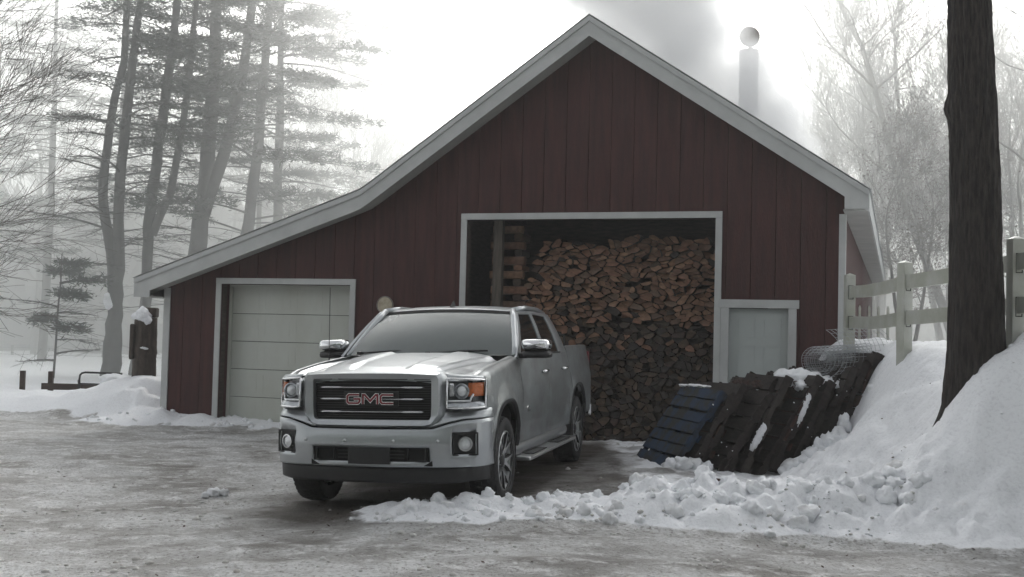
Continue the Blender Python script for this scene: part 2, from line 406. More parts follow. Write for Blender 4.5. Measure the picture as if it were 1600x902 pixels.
def lump(mb, c, r, k=0, squash=0.75, seed=0):
    bm = bmesh.new(); bmesh.ops.create_icosphere(bm, subdivisions=2 if k == 0 else k, radius=1)
    vs_ = []
    for v in bm.verts:
        p = v.co.normalized()
        q = p * (1 + 0.45 * noise.noise(p * 1.5 + Vector((seed, 0, 0))) + 0.26 * noise.noise(p * 3.7 + Vector((0, seed, 0))) + .12 * noise.noise(p * 8))
        vs_.append((c[0] + q.x * r, c[1] + q.y * r, c[2] + q.z * r * squash))
    mb.add(vs_, [tuple(v.index for v in f.verts) for f in bm.faces]); bm.free()

# crumbs of ploughed snow along the bank: nobody could count them
rb = MB()
for i in range(420):
    x = random.uniform(-1.3, 4.9); y = 9.35 + 0.16 * max(0, x) + random.gauss(0.28, 0.33)
    z, s_, _, _ = terrain(x, y)
    if s_ < 0.3 or (x > 3.2 and random.random() < .85) or random.random() < .35: continue
    r = min(.055, abs(random.gauss(0.006, 0.013)) + 0.007)
    lump(rb, (x, y, z + r * 0.1), r, 1 if r < 0.04 else 2, 0.8, i * 1.7)
for i in range(260):
    x = random.uniform(-8.0, -2.5); y = random.uniform(17.6, 20.6)
    z, s_, _, _ = terrain(x, y)
    if s_ < 0.5: continue
    r = random.uniform(0.02, 0.06); lump(rb, (x, y, z), r, 1, 0.8, i)
for i in range(110):
    x = random.uniform(-1.0, 3.6); y = 9.55 + 0.16 * max(0, x) + random.gauss(0.3, 0.28)
    z, s_, _, _ = terrain(x, y)
    if s_ > .5:
        r = random.uniform(.03, .085) * (1.2 if x > 1 else .8); lump(rb, (x, y, z - r * .1), r, 3, random.uniform(.7, 1.1), i * 5.3)
tag(rb.build('snow_crumbs', M['snow'], smooth=True), 'crumbs of ploughed snow along the edge of the bank', 'snow', kind='stuff')
sb = MB()
for i in range(2600):
    x = random.uniform(-7, 3.5); y = random.uniform(7.6, 17) if random.random() < .5 else random.uniform(7.6, 11.5)
    if nz(x * .9, y * 1.3, 7) + random.uniform(-.15, .15) < .12: continue
    z, s_, w_, _ = terrain(x, y)
    if w_ > .4 and random.random() < .8: continue
    r = abs(random.gauss(0, .013)) + .006; lump(sb, (x, y, z), r, 1, .7, i)
tag(sb.build('slush_crumbs', M['slush'], smooth=True), 'crumbs of frozen slush scattered over the icy driveway', 'slush', kind='stuff')
# leaf litter and grit on the ice and the snow
lt = MB()
for i in range(420):
    x = random.uniform(-5, 4.8); y = random.uniform(7.8, 13)
    if random.random() < 0.35: x = random.gauss(3.0, 0.35); y = random.gauss(11.0, 0.12)
    z, s_, _, _ = terrain(x, y); r = random.uniform(0.006, 0.02)
    a = random.uniform(0, 6.28); t = random.uniform(-0.5, 0.5)
    e1 = Vector((math.cos(a), math.sin(a), t)) * r; e2 = Vector((-math.sin(a), math.cos(a), random.uniform(-0.5, 0.5))) * r * 0.6
    p = Vector((x, y, z + 0.008)); lt.add([p - e1, p + e2, p + e1, p - e2], [(0, 1, 2, 3)])
tag(lt.build('leaf_litter', M['leaf'], recalc=False), 'bits of dry leaf and twig scattered over ice and snow', 'leaf litter', kind='stuff')

# bigger lone snow lumps that lie on the ice
for (x, y, rs, lab) in (
    (-2.86, 11.55, ((0, 0, .06), (.10, .02, .05), (-.06, -.1, .035)), 'lump of slushy snow lying on the ice by the pickup bumper'),
    (-0.28, 10.35, ((0, 0, .05), (.05, .03, .035)), 'small white snow clod standing up beside the front wheel'),
    (0.32, 10.2, ((0, 0, .065), (.07, -.03, .045)), 'round snow clod just behind the low ploughed ridge'),
    (2.02, 13.75, ((0, 0, .12), (.16, .04, .1), (-.12, .02, .09), (.3, -.02, .07)), 'chunky snow heap at the foot of the blue pallet'),
    (1.15, 10.5, ((0, 0, .07), (.08, .0, .06)), 'snow chunk at the left end of the high bank')):
    mb = MB(); z = terrain(x, y)[0]
    for i, (dx, dy, r) in enumerate(rs): lump(mb, (x + dx, y + dy, z + r * 0.35), r, 3, 0.85, i * 3 + x)
    tag(mb.build('snow_clump', M['snow'], smooth=True), lab, 'snow clump')
# leaf clumps on the bank
for (x, y, n, lab) in ((2.92, 11.0, 60, 'clump of brown dead leaves on the snow bank below the pallets'),
                       (4.75, 9.75, 22, 'dark dead leaves half buried in the snow right of the tree'),
                       (1.95, 10.75, 14, 'single curled brown leaf on the crest of the snow bank')):
    mb = MB(); z = terrain(x, y)[0]
    for i in range(n):
        p = Vector((x + random.gauss(0, 0.09 if n > 20 else .03), y + random.gauss(0, 0.05), z + random.uniform(0.0, 0.08)))
        a = Vector((random.uniform(-1, 1), random.uniform(-1, 1), random.uniform(-1, 1))).normalized() * random.uniform(.02, .045)
        b = a.orthogonal().normalized() * a.length * 0.6
        mb.add([p - a, p + b, p + a + b * .3, p - b], [(0, 1, 2, 3)])
    tag(mb.build('dead_leaves', M['leaf'], recalc=False), lab, 'dead leaves')

# ------------------------------------------------------------------ barn
barn = empty('barn', (BX, BY, 0), (0, 0, BA))
tag(barn, 'dark red board barn with white trim and a long low lean-to roof', 'barn')
RP = [(-0.33, 2.50), (3.72, 3.899), (4.08, 4.082), (7.65, 6.58), (11.76, 3.85)]      # roof top line over the front
def roofz(s): return interp(RP, s)
DEP = 20.0
F = 0.27
# front boards, cut round the three openings
HOLES = [(1.11, 3.55, -0.3, 2.44), (5.585, 9.555, -0.3, 3.51), (9.76, 10.64, -0.3, 2.17)]
edges = {0.0, 11.41}
s = 0.0
while s < 11.41: edges.add(round(s, 4)); s += 0.36
for h in HOLES: edges.add(h[0]); edges.add(h[1])
for p in RP: 
    if 0 < p[0] < 11.41: edges.add(p[0])
edges = sorted(edges)
w = MB(); grooves = [round(i * 0.36, 4) for i in range(1, 32)]
for a, b in zip(edges, edges[1:]):
    if b - a < 1e-4: continue
    c = (a + b) / 2; lo = -0.3
    for h in HOLES:
        if h[0] < c < h[1]: lo = h[3]
    jig = 0.004 * math.sin(a * 37)
    ga = 0.0045 if a in grooves else 0; gb = 0.0045 if round(b, 4) in grooves else 0
    w.prism([(a + ga, lo), (b - gb, lo), (b - gb, roofz(b) - F + 0.1), (a + ga, roofz(a) - F + 0.1)], 'y', -0.012 + jig, 0.02)
w.build('front_boards', M['siding'], barn)
w = MB()
for a, b in zip(edges, edges[1:]):
    c = (a + b) / 2; lo = -0.3
    for h in HOLES:
        if h[0] < c < h[1]: lo = h[3]
    w.prism([(a, lo), (b, lo), (b, roofz(b) - F + 0.1), (a, roofz(a) - F + 0.1)], 'y', 0.021, 0.15)
w.build('front_wall', M['dark_wood'], barn)
# side and back walls
for s0, s1, nm in ((0.0, 0.12, 'side_wall'), (11.29, 11.41, 'side_wall')):
    w = MB(); t = 0.151
    zz = min(roofz(s0), roofz(s1)) - F + 0.1
    while t < DEP - 0.01:
        t2 = min(t + 0.36, DEP); w.box(s0, s1, t + 0.006, t2, -0.3, zz); t = t2
    w.build(nm, M['siding'], barn)
w = MB()
for a, b in zip(edges, edges[1:]):
    if b > 0.12 and a < 11.29: w.prism([(a, -0.3), (b, -0.3), (b, roofz(b) - F + 0.1), (a, roofz(a) - F + 0.1)], 'y', DEP, DEP + 0.12)
w.build('back_wall', M['siding'], barn)
w = MB(); w.box(0.13, 11.28, 0.16, DEP - 0.01, -0.25, 0.012); w.build('floor_slab', M['floor'], barn)
# inner wall of the wood bay, so that the bay is dark behind the pile
w = MB(); w.box(4.9, 5.0, 0.16, DEP - 0.02, 0.02, 4.1); w.box(9.62, 9.72, 0.16, 6, 0.02, 4.6); w.box(5.0, 9.62, 5.0, 5.1, 0.02, 4.6)
w.build('inner_wall', M['dark_wood'], barn)
# corrugated roof
rf = MB(); rows = []
t = -0.50; sp = [(-0.36, roofz(-0.33) - 0.012)] + RP[1:-1] + [(11.79, roofz(11.76) - 0.02)]
sp = [(-0.36, 2.49), (3.72, 3.899), (3.9, 3.968), (4.08, 4.082), (7.65, 6.58), (11.79, 3.83)]
while t <= DEP + 0.4:
    k = (t * 100 // 1) ; ph = (t + 0.5) / 0.2 * 2 * math.pi
    dz = 0.010 * math.cos(ph)
    rows.append([(s_, t, z_ + 0.010 + dz) for s_, z_ in sp]); t += 0.05
rf.grid(rows); rf.build('roof', M['roof'], barn, smooth=True, solid=0.004, angle=40)
# rake boards on the front, with a narrow drip strip above
def along(poly, y0, y1, top, bot, m_, name):
    mb_ = MB()
    for (a, za), (b, zb) in zip(poly, poly[1:]):
        mb_.prism([(a, za - bot), (b, zb - bot), (b, zb - top), (a, za - top)], 'y', y0, y1)
    return mb_.build(name, m_, barn, weld=True)
rk = [(-0.33, 2.50), (3.72, 3.899), (3.9, 3.968), (4.08, 4.082), (7.65, 6.58), (11.76, 3.85)]
def clipline(n0, n1):
    return [p for p in rk if n0 <= p[0] <= n1]
along(rk, -0.472, -0.45, 0.02, 0.315, M['white_trim'], 'rake_board')
along(rk, -0.495, -0.4725, 0.005, 0.09, M['white_trim'], 'drip_strip')
along(rk, -0.449, -0.0165, 0.24, 0.262, M['soffit'], 'rake_soffit')
# eaves: fascia and soffit on both sides
w = MB(); w.box(11.74, 11.765, -0.449, DEP + 0.4, 3.85 - 0.29, 3.84); w.build('eave_fascia', M['white_trim'], barn)
w = MB(); w.box(11.412, 11.739, -0.449, DEP + 0.4, 3.555, 3.575); w.build('eave_soffit', M['soffit'], barn)
w = MB(); w.prism([(11.43, 3.575), (11.739, 3.575), (11.739, 3.62), (11.43, 3.80)], 'y', -0.4712, -0.4505); w.build('rake_return', M['white_trim'], barn)
w = MB(); w.box(-0.355, -0.3305, -0.449, DEP + 0.4, 2.18, 2.48); w.build('eave_fascia', M['white_trim'], barn)
w = MB(); w.box(-0.33, -0.03, -0.449, DEP + 0.4, 2.185, 2.205); w.build('eave_soffit', M['soffit'], barn)
w = MB(); w.prism([(-0.33, 2.18), (-0.02, 2.18), (-0.02, 2.30), (-0.33, 2.19)], 'y', -0.4712, -0.4505); w.build('rake_return', M['white_trim'], barn)
# corner boards
w = MB(); w.box(-0.027, 0.10, -0.04, -0.0165, -0.2, roofz(0.05) - 0.27); w.box(-0.027, -0.002, -0.0164, 0.12, -0.2, 2.18); w.build('corner_board', M['white_trim'], barn, bevel=0.003)
w = MB(); w.box(11.34, 11.437, -0.04, -0.0165, -0.2, 3.55); w.box(11.412, 11.437, -0.0164, 0.12, -0.2, 3.55); w.build('corner_board', M['white_trim'], barn, bevel=0.003)
# garage door
def casing(x0, x1, zt, wd=0.1, head=None, parent=None, name='door_frame', z0=-0.2, head_over=0.0, hh=None, y0=-0.042):
    hh = hh or wd
    mb_ = MB(); mb_.box(x0 - wd, x0, y0, -0.0165, z0, zt); mb_.box(x1, x1 + wd, y0, -0.0165, z0, zt)
    mb_.box(x0 - wd - head_over, x1 + wd + head_over, y0 - 0.003, -0.0165, zt + 0.0005, zt + hh)
    return mb_.build(name, M['white_trim'], parent, bevel=0.004)
gd = MB()
PZ = [0.02, 0.50, 0.98, 1.46, 1.94, 2.42]
for a, b in zip(PZ, PZ[1:]):
    gd.box(1.115, 3.545, 0.30, 0.345, a + 0.004, b - 0.004)
gdo = gd.build('garage_door', M['door_white'], barn, bevel=0.006)
gp = MB()
for a, b in zip(PZ, PZ[1:]):
    for i in range(4):
        x0 = 1.115 + 2.43 / 4 * i
        # shallow raised frame round each panel
        for (u0, u1, v0, v1) in ((x0 + .06, x0 + .55, a + .07, a + .082), (x0 + .06, x0 + .55, b - .082, b - .07), (x0 + .06, x0 + .072, a + .0825, b - .0825), (x0 + .538, x0 + .55, a + .0825, b - .0825)):
            gp.box(u0, u1, 0.2975, 0.2995, v0, v1)
gp.build('panel_moulding', M['door_white'], gdo)
casing(1.11, 3.55, 2.44, parent=barn, name='garage_door_frame')
w = MB(); w.box(1.085, 1.109, -0.012, 0.36, -0.2, 2.44); w.box(3.551, 3.575, -0.012, 0.36, -0.2, 2.44); w.box(1.085, 3.575, -0.012, 0.36, 2.4405, 2.464); w.build('door_reveal', M['siding'], barn)
w = MB(); w.box(1.1095, 1.16, 0.24, 0.29, 0, 2.44); w.box(3.50, 3.5505, 0.24, 0.29, 0, 2.44); w.box(1.1605, 3.4995, 0.24, 0.29, 2.39, 2.44); w.build('weather_strip', M['door_white'], barn)
w = MB(); w.box(1.111, 3.549, 0.352, 0.40, 0, 2.44); w.build('door_backing', M['gap'], barn)
# wood bay opening
casing(5.585, 9.555, 3.51, parent=barn, name='bay_opening_frame', y0=-0.044)
w = MB(); w.box(5.56, 5.584, -0.012, 0.16, -0.2, 3.51); w.box(9.556, 9.58, -0.012, 0.16, -0.2, 3.51); w.build('bay_reveal', M['dark_wood'], barn)
# entry door
casing(9.775, 10.64, 2.165, wd=0.118, parent=barn, name='entry_door_frame', head_over=0.035, hh=0.125, y0=-0.052)
ed = MB(); ed.box(9.77, 10.65, 0.05, 0.095, 0.03, 2.16); edo = ed.build('entry_door', M['entry_white'], barn)
ep = MB()
for x0, x1 in ((9.89, 10.15), (10.27, 10.53)):
    for z0, z1 in ((0.2, 0.85), (0.98, 1.62), (1.74, 2.02)):
        ep.box(x0, x1, 0.043, 0.0495, z0, z0 + .018); ep.box(x0, x1, 0.043, 0.0495, z1 - .018, z1)
        ep.box(x0, x0 + .018, 0.043, 0.0495, z0 + .0185, z1 - .0185); ep.box(x1 - .018, x1, 0.043, 0.0495, z0 + .0185, z1 - .0185)
ep.build('panel_moulding', M['entry_white'], edo)
w = MB(); w.lathe([(0.0, -0.02), (0.028, -0.018), (0.03, 0.0), (0.012, 0.012), (0.012, 0.045)], (10.58, 0.003, 1.02), 'y', 16); w.build('handle', M['satin'], edo, smooth=True)
w = MB(); w.box(9.76, 9.7745, -0.04, 0.11, 0, 2.165); w.build('door_jamb', M['white_trim'], barn)

# round plaque on the wall
q = BM @ Vector((4.19, -0.03, 2.12))
o = empty('round_plaque', q, (0, 0, BA)); tag(o, 'round beige plaque hanging on the red wall right of the garage door', 'plaque')
w = MB(); w.lathe([(0.0, -0.012), (0.13, -0.012), (0.145, -0.002), (0.145, 0.012), (0, 0.012)], (0, 0, 0), 'y', 32); w.build('disc', M['plaque'], o, smooth=True, angle=40)
w = MB(); w.lathe([(0.128, -0.013), (0.134, -0.02), (0.146, -0.018), (0.148, -0.003)], (0, 0, 0), 'y', 32); w.build('rim', M['pipe'], o, smooth=True)

# chimney: metal flue with a round flap standing on its rim
cp = BM @ Vector((9.05, 3.6, 0)); cp.x, cp.y = 4.60, 23.2
cl = BMI @ cp
ch = empty('chimney_flue', (cp.x, cp.y, roofz(cl.x) - 0.1)); zt = 7.47 - ch.location.z
tag(ch, 'dull metal stove flue rising through smoke behind the right roof slope', 'chimney')
w = MB(); w.lathe([(0.19, 0), (0.19, zt), (0.175, zt), (0.175, 0.2)], (0, 0, 0), 'z', 32); w.build('flue_pipe', M['pipe'], ch, smooth=True, angle=40)
w = MB(); w.lathe([(0.30, 0), (0.17, 0.22), (0.155, 0.22)], (0, 0, 0), 'z', 24); w.build('flashing', M['roof'], ch, smooth=True)
w = MB(); w.lathe([(0.0, -0.008), (0.20, -0.008), (0.205, 0), (0.20, 0.008), (0, 0.008)], (0.0, -0.05, zt + 0.27), 'y', 40); w.build('draught_flap', M['pipe'], ch)
w = MB(); w.box(-0.035, 0.035, -0.165, -0.152, zt - 0.1, zt + 0.03); w.box(-0.02, 0.02, -0.15, -0.06, zt + 0.012, zt + 0.03); w.box(-.02, .02, -.07, -.059, zt + .03, zt + .1); w.build('hinge_bracket', M['pipe'], ch)

# ------------------------------------------------------------------ firewood in the bay
FY = 0.55       # depth of the face of the pile behind the wall
bw = empty('bay_post_anchor'); bpy.data.objects.remove(bw)
def world_pt(s_, y_, z_): return BM @ Vector((s_, y_, z_))
# upright post in front of the cross-stacked logs
o = empty('support_post', world_pt(6.0, 0.35, 0), (0, 0, BA)); tag(o, 'grey wooden post standing in front of the cross-stacked firewood column', 'post')
w = MB(); w.box(-0.075, 0.075, -0.06, 0.06, 0, 3.95); w.build('timber', M['post_wood'], o, bevel=0.008)
w = MB(); w.box(-0.12, 0.12, -0.10, 0.10, -0.05, 0.10); w.build('footing', M['floor'], o)

def poly_area(p): return abs(sum(p[i][0] * p[(i + 1) % len(p)][1] - p[(i + 1) % len(p)][0] * p[i][1] for i in range(len(p)))) / 2
def clip(poly, nx_, nz_, d):
    out = []
    for i in range(len(poly)):
        a, b = poly[i], poly[(i + 1) % len(poly)]
        da = a[0] * nx_ + a[1] * nz_ - d; db = b[0] * nx_ + b[1] * nz_ - d
        if da <= 0: out.append(a)
        if (da < 0 < db) or (db < 0 < da):
            t = da / (da - db); out.append((a[0] + (b[0] - a[0]) * t, a[1] + (b[1] - a[1]) * t))
    return out
rng = random.Random(11)
def topline(s_): return interp([(6.35, 3.05), (6.55, 3.22), (6.9, 3.30), (7.4, 3.20), (8.0, 3.28), (8.35, 3.36), (8.7, 3.28), (9.1, 3.30), (9.6, 3.18)], s_)
def leftline(z_): return interp([(0, 6.2), (1.6, 6.3), (2.4, 6.42), (3.3, 6.62)], z_)
STR = 2.0                       # cells are wider than tall
pts = []
zz = 0.06; row = 0
while zz < 3.5:
    up = zz > 1.85
    dz = 0.073 if up else 0.084; dx = 0.145 if up else 0.125
    x = 6.0 + rng.uniform(0, dx)
    while x < 9.75:
        pts.append((x + rng.uniform(-.07, .07), zz + rng.uniform(-.05, .05) + 0.06 * nz(x * 1.3, zz)))
        x += dx * rng.uniform(0.45, 1.6)
    zz += dz * rng.uniform(0.9, 1.1); row += 1
def strz(z_): return STR if z_ > 1.85 else 1.35
cells = []
for i, (x, z) in enumerate(pts):
    k = strz(z); poly = [(x - .26, z - .2), (x + .26, z - .2), (x + .26, z + .2), (x - .26, z + .2)]
    for j, (x2, z2) in enumerate(pts):
        if i == j or abs(x2 - x) > .6 or abs(z2 - z) > .4: continue
        # anisotropic bisector
        mx_, mz_ = (x + x2) / 2, (z + z2) / 2
        th = .9 * noise.noise(Vector((mx_ * 2.6, mz_ * 2.6, 4.2))); ct, st_ = math.cos(th), math.sin(th)
        ax_, az_ = (x2 - x) * ct + (z2 - z) * st_, (-(x2 - x) * st_ + (z2 - z) * ct) * k * k
        dx_, dz_ = ax_ * ct - az_ * st_, ax_ * st_ + az_ * ct
        poly = clip(poly, dx_, dz_, dx_ * mx_ + dz_ * mz_)
        if len(poly) < 3: break
    if len(poly) < 3: continue
    cx = sum(p[0] for p in poly) / len(poly); cz = sum(p[1] for p in poly) / len(poly)
    if cz > topline(cx) - 0.03 or cx < leftline(cz) or cx > 9.60: continue
    if min(p[1] for p in poly) < 0.0: poly = [(p[0], max(0.015, p[1])) for p in poly]
    # shrink, and round one side as bark does
    sh = rng.uniform(0.84, 0.97); ro = rng.uniform(-.22, .22)
    poly = [(cx + (p[0] - cx) * sh, cz + (p[1] - cz) * sh) for p in poly]
    rp = []
    for a, b in zip(poly, poly[1:] + poly[:1]):
        L = math.hypot(b[0] - a[0], b[1] - a[1])
        for t in ((0.05, 0.5, 0.95) if L > 0.05 else (0.2, 0.8)):
            px, pz = lerp(a[0], b[0], t), lerp(a[1], b[1], t)
            if t == 0.5:
                ox, oz = px - cx, pz - cz; l_ = math.hypot(ox, oz) + 1e-6
                bul = rng.choice((-.004, 0, .004, .014)); px += ox / l_ * bul; pz += oz / l_ * bul
            rp.append((px + rng.uniform(-.003, .003), pz + rng.uniform(-.003, .003)))
    if poly_area(rp) < 0.0018 or rng.random() < .02: continue
    cells.append((cx, cz, rp, poly_area(rp)))
def log_mesh(rp, cx, cz, L):
    mb_ = MB(); n = len(rp); tx, tz_ = rng.uniform(-.18, .18), rng.uniform(-.14, .14)
    ring = lambda k_, y_: [((p[0] - cx) * k_, y_ + (p[0] - cx) * tx + (p[1] - cz) * tz_, (p[1] - cz) * k_) for p in rp]
    v = ring(0.93, 0) + ring(1.0, 0.012) + ring(1.0, L)
    mb_.add(v, [tuple(range(n))], 0)
    mb_.add([], [])
    base = len(mb_.v) - len(v)
    for r_ in range(2):
        for i in range(n):
            mb_.f.append((r_ * n + i, r_ * n + (i + 1) % n, (r_ + 1) * n + (i + 1) % n, (r_ + 1) * n + i)); mb_.m.append(0 if r_ == 0 else 1)
    mb_.f.append(tuple(range(3 * n - 1, 2 * n - 1, -1))); mb_.m.append(0)
    return mb_
def visible_score(c):
    cx, cz, rp, ar = c
    p = world_pt(cx, FY, cz)
    # behind the cab and bed of the pickup, or behind the pallets
    ux = p.x / p.y
    if cz < 1.62 and ux < 0.035: return 0
    if cz < 1.25 and ux < 0.065: return 0
    if cz < 0.95 and ux > 0.115 + (0.95 - cz) * -0.03: return 0
    return ar
order = sorted(cells, key=visible_score, reverse=True)
NT = 284
rest = MB(); rest_d = []
UP = 'tan split firewood log, end grain facing out, in the upper half of the pile'
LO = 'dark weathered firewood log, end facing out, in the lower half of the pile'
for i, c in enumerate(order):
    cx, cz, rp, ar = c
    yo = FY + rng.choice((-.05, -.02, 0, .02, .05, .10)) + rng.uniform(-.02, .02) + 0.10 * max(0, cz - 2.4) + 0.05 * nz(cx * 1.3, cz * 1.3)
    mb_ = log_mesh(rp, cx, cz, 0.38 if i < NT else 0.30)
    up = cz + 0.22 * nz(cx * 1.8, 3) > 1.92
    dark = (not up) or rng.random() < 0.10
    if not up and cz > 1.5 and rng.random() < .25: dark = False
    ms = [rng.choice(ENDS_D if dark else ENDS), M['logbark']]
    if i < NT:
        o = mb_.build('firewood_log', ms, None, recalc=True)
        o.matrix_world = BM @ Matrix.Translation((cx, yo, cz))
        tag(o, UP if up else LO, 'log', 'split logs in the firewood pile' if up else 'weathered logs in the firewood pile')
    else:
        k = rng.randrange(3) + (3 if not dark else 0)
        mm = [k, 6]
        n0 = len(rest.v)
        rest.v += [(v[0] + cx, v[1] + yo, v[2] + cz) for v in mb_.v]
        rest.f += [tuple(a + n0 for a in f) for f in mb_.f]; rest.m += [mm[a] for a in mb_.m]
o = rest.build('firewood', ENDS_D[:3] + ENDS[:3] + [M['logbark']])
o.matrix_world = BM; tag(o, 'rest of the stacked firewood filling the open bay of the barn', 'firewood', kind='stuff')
# the logs behind the face: more rows deep, seen only through the gaps and from above
bk = MB()
s_ = 6.3
while s_ < 9.55:
    zt_ = topline(s_ + .06) - 0.22
    bk.box(s_, s_ + .118, FY + 0.36, FY + 0.8, 0.02, zt_ + 0.05 * nz(s_ * 5, 0)); s_ += .12
o = bk.build('firewood', M['logbark']); o.matrix_world = BM; tag(o, 'second row of firewood behind the face of the pile', 'firewood', kind='stuff')
# cross-stacked column left of the pile
zc = 0.02; lay = 0
CS = 'split log seen side on in the cross-stacked column behind the grey post'
while zc < 3.36:
    h = rng.uniform(0.095, 0.15)
    if lay % 2 == 0:   # logs lying along the wall: one side face shows
        mb_ = MB(); x0 = 5.80 + rng.uniform(-.03, .03); L = rng.uniform(.50, .62)
        mb_.prism([(0, 0), (0.10, -0.012), (0.155, h * .5), (0.1, h), (0.0, h * .93)], 'x', 0, L)
        mt = rng.choice(ENDS) if zc > 2.0 or rng.random() < .4 else rng.choice(ENDS_D)
        o = mb_.build('firewood_log', mt, bevel=0.006)
        o.matrix_world = BM @ Matrix.Translation((x0, 0.52 + rng.uniform(-.03, .03), zc)) @ Matrix.Rotation(rng.uniform(-.05, .05), 4, 'Z')
        if zc > 1.9: tag(o, CS, 'log', 'logs laid lengthwise in the cross-stacked column')
        else: tag(o, CS, 'log', 'logs laid lengthwise in the cross-stacked column')
    else:
        for x0 in (5.82, 6.22):
            mb_ = MB(); wd = rng.uniform(.10, .15)
            mb_.prism([(0, 0), (wd, 0.0), (wd * 1.05, h * .8), (wd * .5, h * .98), (-.01, h * .75)], 'y', 0, .45)
            o = mb_.build('firewood_log', rng.choice(ENDS_D + ENDS[:1]), bevel=0.006)
            o.matrix_world = BM @ Matrix.Translation((x0, 0.50 + rng.uniform(-.03, .03), zc))
            tag(o, 'split log laid end out in the cross-stacked column behind the grey post', 'log', 'logs laid end out in the cross-stacked column')
    zc += h; lay += 1

# ------------------------------------------------------------------ pallets leaning against the embankment
def make_pallet(main, alt, seed, boards=7):
    r_ = random.Random(seed)
    root = empty('pallet')
    # local: x = thickness (deck faces -x), y = away from the camera (stringer spacing), z = up (length of stringers)
    H, Wd, T = 1.28, 1.05, 0.125
    for y0 in (0, Wd / 2 - .02, Wd - .04):
        w_ = MB()
        # stringer with the two fork notches cut in its lower edge
        w_.prism([(0.02, 0), (T - .02, 0), (T - .02, .2), (T - .055, .24), (T - .055, .42), (T - .02, .46), (T - .02, .66), (T - .055, .70), (T - .055, .88), (T - .02, .92), (T - .02, H), (0.02, H)], 'y', y0, y0 + .04)
        w_.build('stringer', main, root, bevel=0.003)
    gapz = H / boards
    for k in range(boards):
        w_ = MB(); bh = gapz * r_.uniform(.78, .9)
        z0 = k * gapz + (0 if k == 0 else r_.uniform(0, .01)); sk = r_.uniform(-.008, .008)
        z0 = min(z0, H - bh)
        w_.box(0, 0.0195, -0.015 + r_.uniform(-.012, .012), Wd + .015, z0, z0 + bh)
        w_.build('deck_board', alt if r_.random() < .75 else main, root, bevel=0.003)
    for k in range(5):
        w_ = MB(); z0 = k * (H - .1) / 4
        w_.box(T - .0195, T, -0.01 + r_.uniform(-.012, .012), Wd + .01, z0, z0 + .095)
        w_.build('base_board', main if r_.random() < .7 else alt, root, bevel=0.003)
    return root
def copy_tree(o, parent=None):
    c = o.copy(); col.objects.link(c); c.parent = parent
    if parent: c.matrix_parent_inverse = o.matrix_parent_inverse
    for ch_ in list(o.children): copy_tree(ch_, c)
    return c
protos = {'blue': make_pallet(M['blue'], M['blue'], 3, 8), 'a': make_pallet(M['pal_a'], M['pal_a'], 4), 'b': make_pallet(M['pal_a'], M['pal_b'], 5, 7), 'c': make_pallet(M['pal_c'], M['pal_a'], 6, 6)}
seq = ['blue'] + list('abaacabacaabca')
desc = {0: 'faded blue pallet leaning at the left end of the pallet row'}
ordn = ['first', 'second', 'third', 'fourth', 'fifth', 'sixth', 'seventh', 'eighth', 'ninth', 'tenth', 'eleventh', 'twelfth', 'thirteenth', 'fourteenth']
px_, py_ = 1.80, 13.74
used = {}
for i, k in enumerate(seq):
    o = protos[k] if k not in used else copy_tree(protos[k]); used[k] = 1
    lean = 0.56 + random.uniform(-.08, .08) - 0.010 * i
    if i == 0: lean = 0.60
    x = px_ + 0.183 * i; y = py_ + 0.035 * i + (random.uniform(-.13, .13) if i else 0)
    z = 0.03 + 0.016 * i + (0.0 if i < 9 else 0.03 * (i - 8)) + random.uniform(-.08, .07)
    z = 0.04 if i == 0 else z
    o.rotation_euler = (random.uniform(-.02, .02), lean, (0.34 if i == 0 else 0.28) + random.uniform(-.08, .08)); o.location = (x, y, z)
    kind = {'a': 'dark wet wooden pallet', 'b': 'reddish brown wooden pallet', 'c': 'grey brown wooden pallet'}.get(k)
    tag(o, desc.get(i) or '%s, %s to the right of the blue one' % (kind, ordn[i - 1]), 'pallet', 'pallets leaning in a row')
# snow lying on the pallets, one soft cap and smaller patches
def snowcap(name, lab, items, sub=3, m_='snow'):
    mb_ = MB()
    its = []
    for a_, b_ in zip(items, items[1:]):
        close = math.dist(a_[:3], b_[:3]) < .45
        its += [tuple(lerp(p_, q_, k_ / 3) for p_, q_ in zip(a_, b_)) for k_ in range(3 if close else 1)]
    items = its + [items[-1]]
    for i, (x, y, z, r, sq) in enumerate(items): lump(mb_, (x, y, z), r, sub, sq, i * 2.3 + x * 7)
    o_ = mb_.build(name, M[m_], smooth=True); return tag(o_, lab, 'snow patch')
snowcap('snow_patch', 'rounded snow cap on top of the middle pallets', [(3.42, 14.45, 1.22, .17, .6), (3.60, 14.4, 1.23, .19, .55), (3.80, 14.4, 1.19, .17, .5), (4.02, 14.5, 1.16, .2, .45), (3.52, 14.2, 1.14, .08, .8)])
snowcap('snow_patch', 'small snow patch on the top edge of the blue pallet', [(2.30, 14.75, 1.10, .07, .3), (2.42, 14.45, 1.10, .05, .3), (2.2, 14.9, 1.09, .06, .35)])
snowcap('snow_patch', 'streak of snow lodged between two dark pallets', [(3.00, 13.86, .66, .030, 1.6), (2.95, 13.86, .57, .036, 1.7), (2.90, 13.85, .48, .034, 1.5), (2.86, 13.85, .41, .025, 1.4)])
snowcap('snow_patch', 'snow filling the gap below the snow cap between pallets', [(3.56, 14.02, 1.02, .026, 2.2), (3.52, 14.02, .93, .034, 2.0), (3.47, 14.0, .82, .032, 2.0), (3.42, 14.0, .70, .026, 2.0)])
snowcap('snow_patch', 'snow drifted over the feet of the right-hand pallets', [(3.30, 13.75, .18, .13, .8), (3.50, 13.75, .26, .15, .9), (3.72, 13.8, .34, .17, .9), (3.95, 13.9, .48, .18, 1.0), (3.62, 13.78, .46, .06, 1.8), (3.98, 13.98, .72, .07, 1.8)])
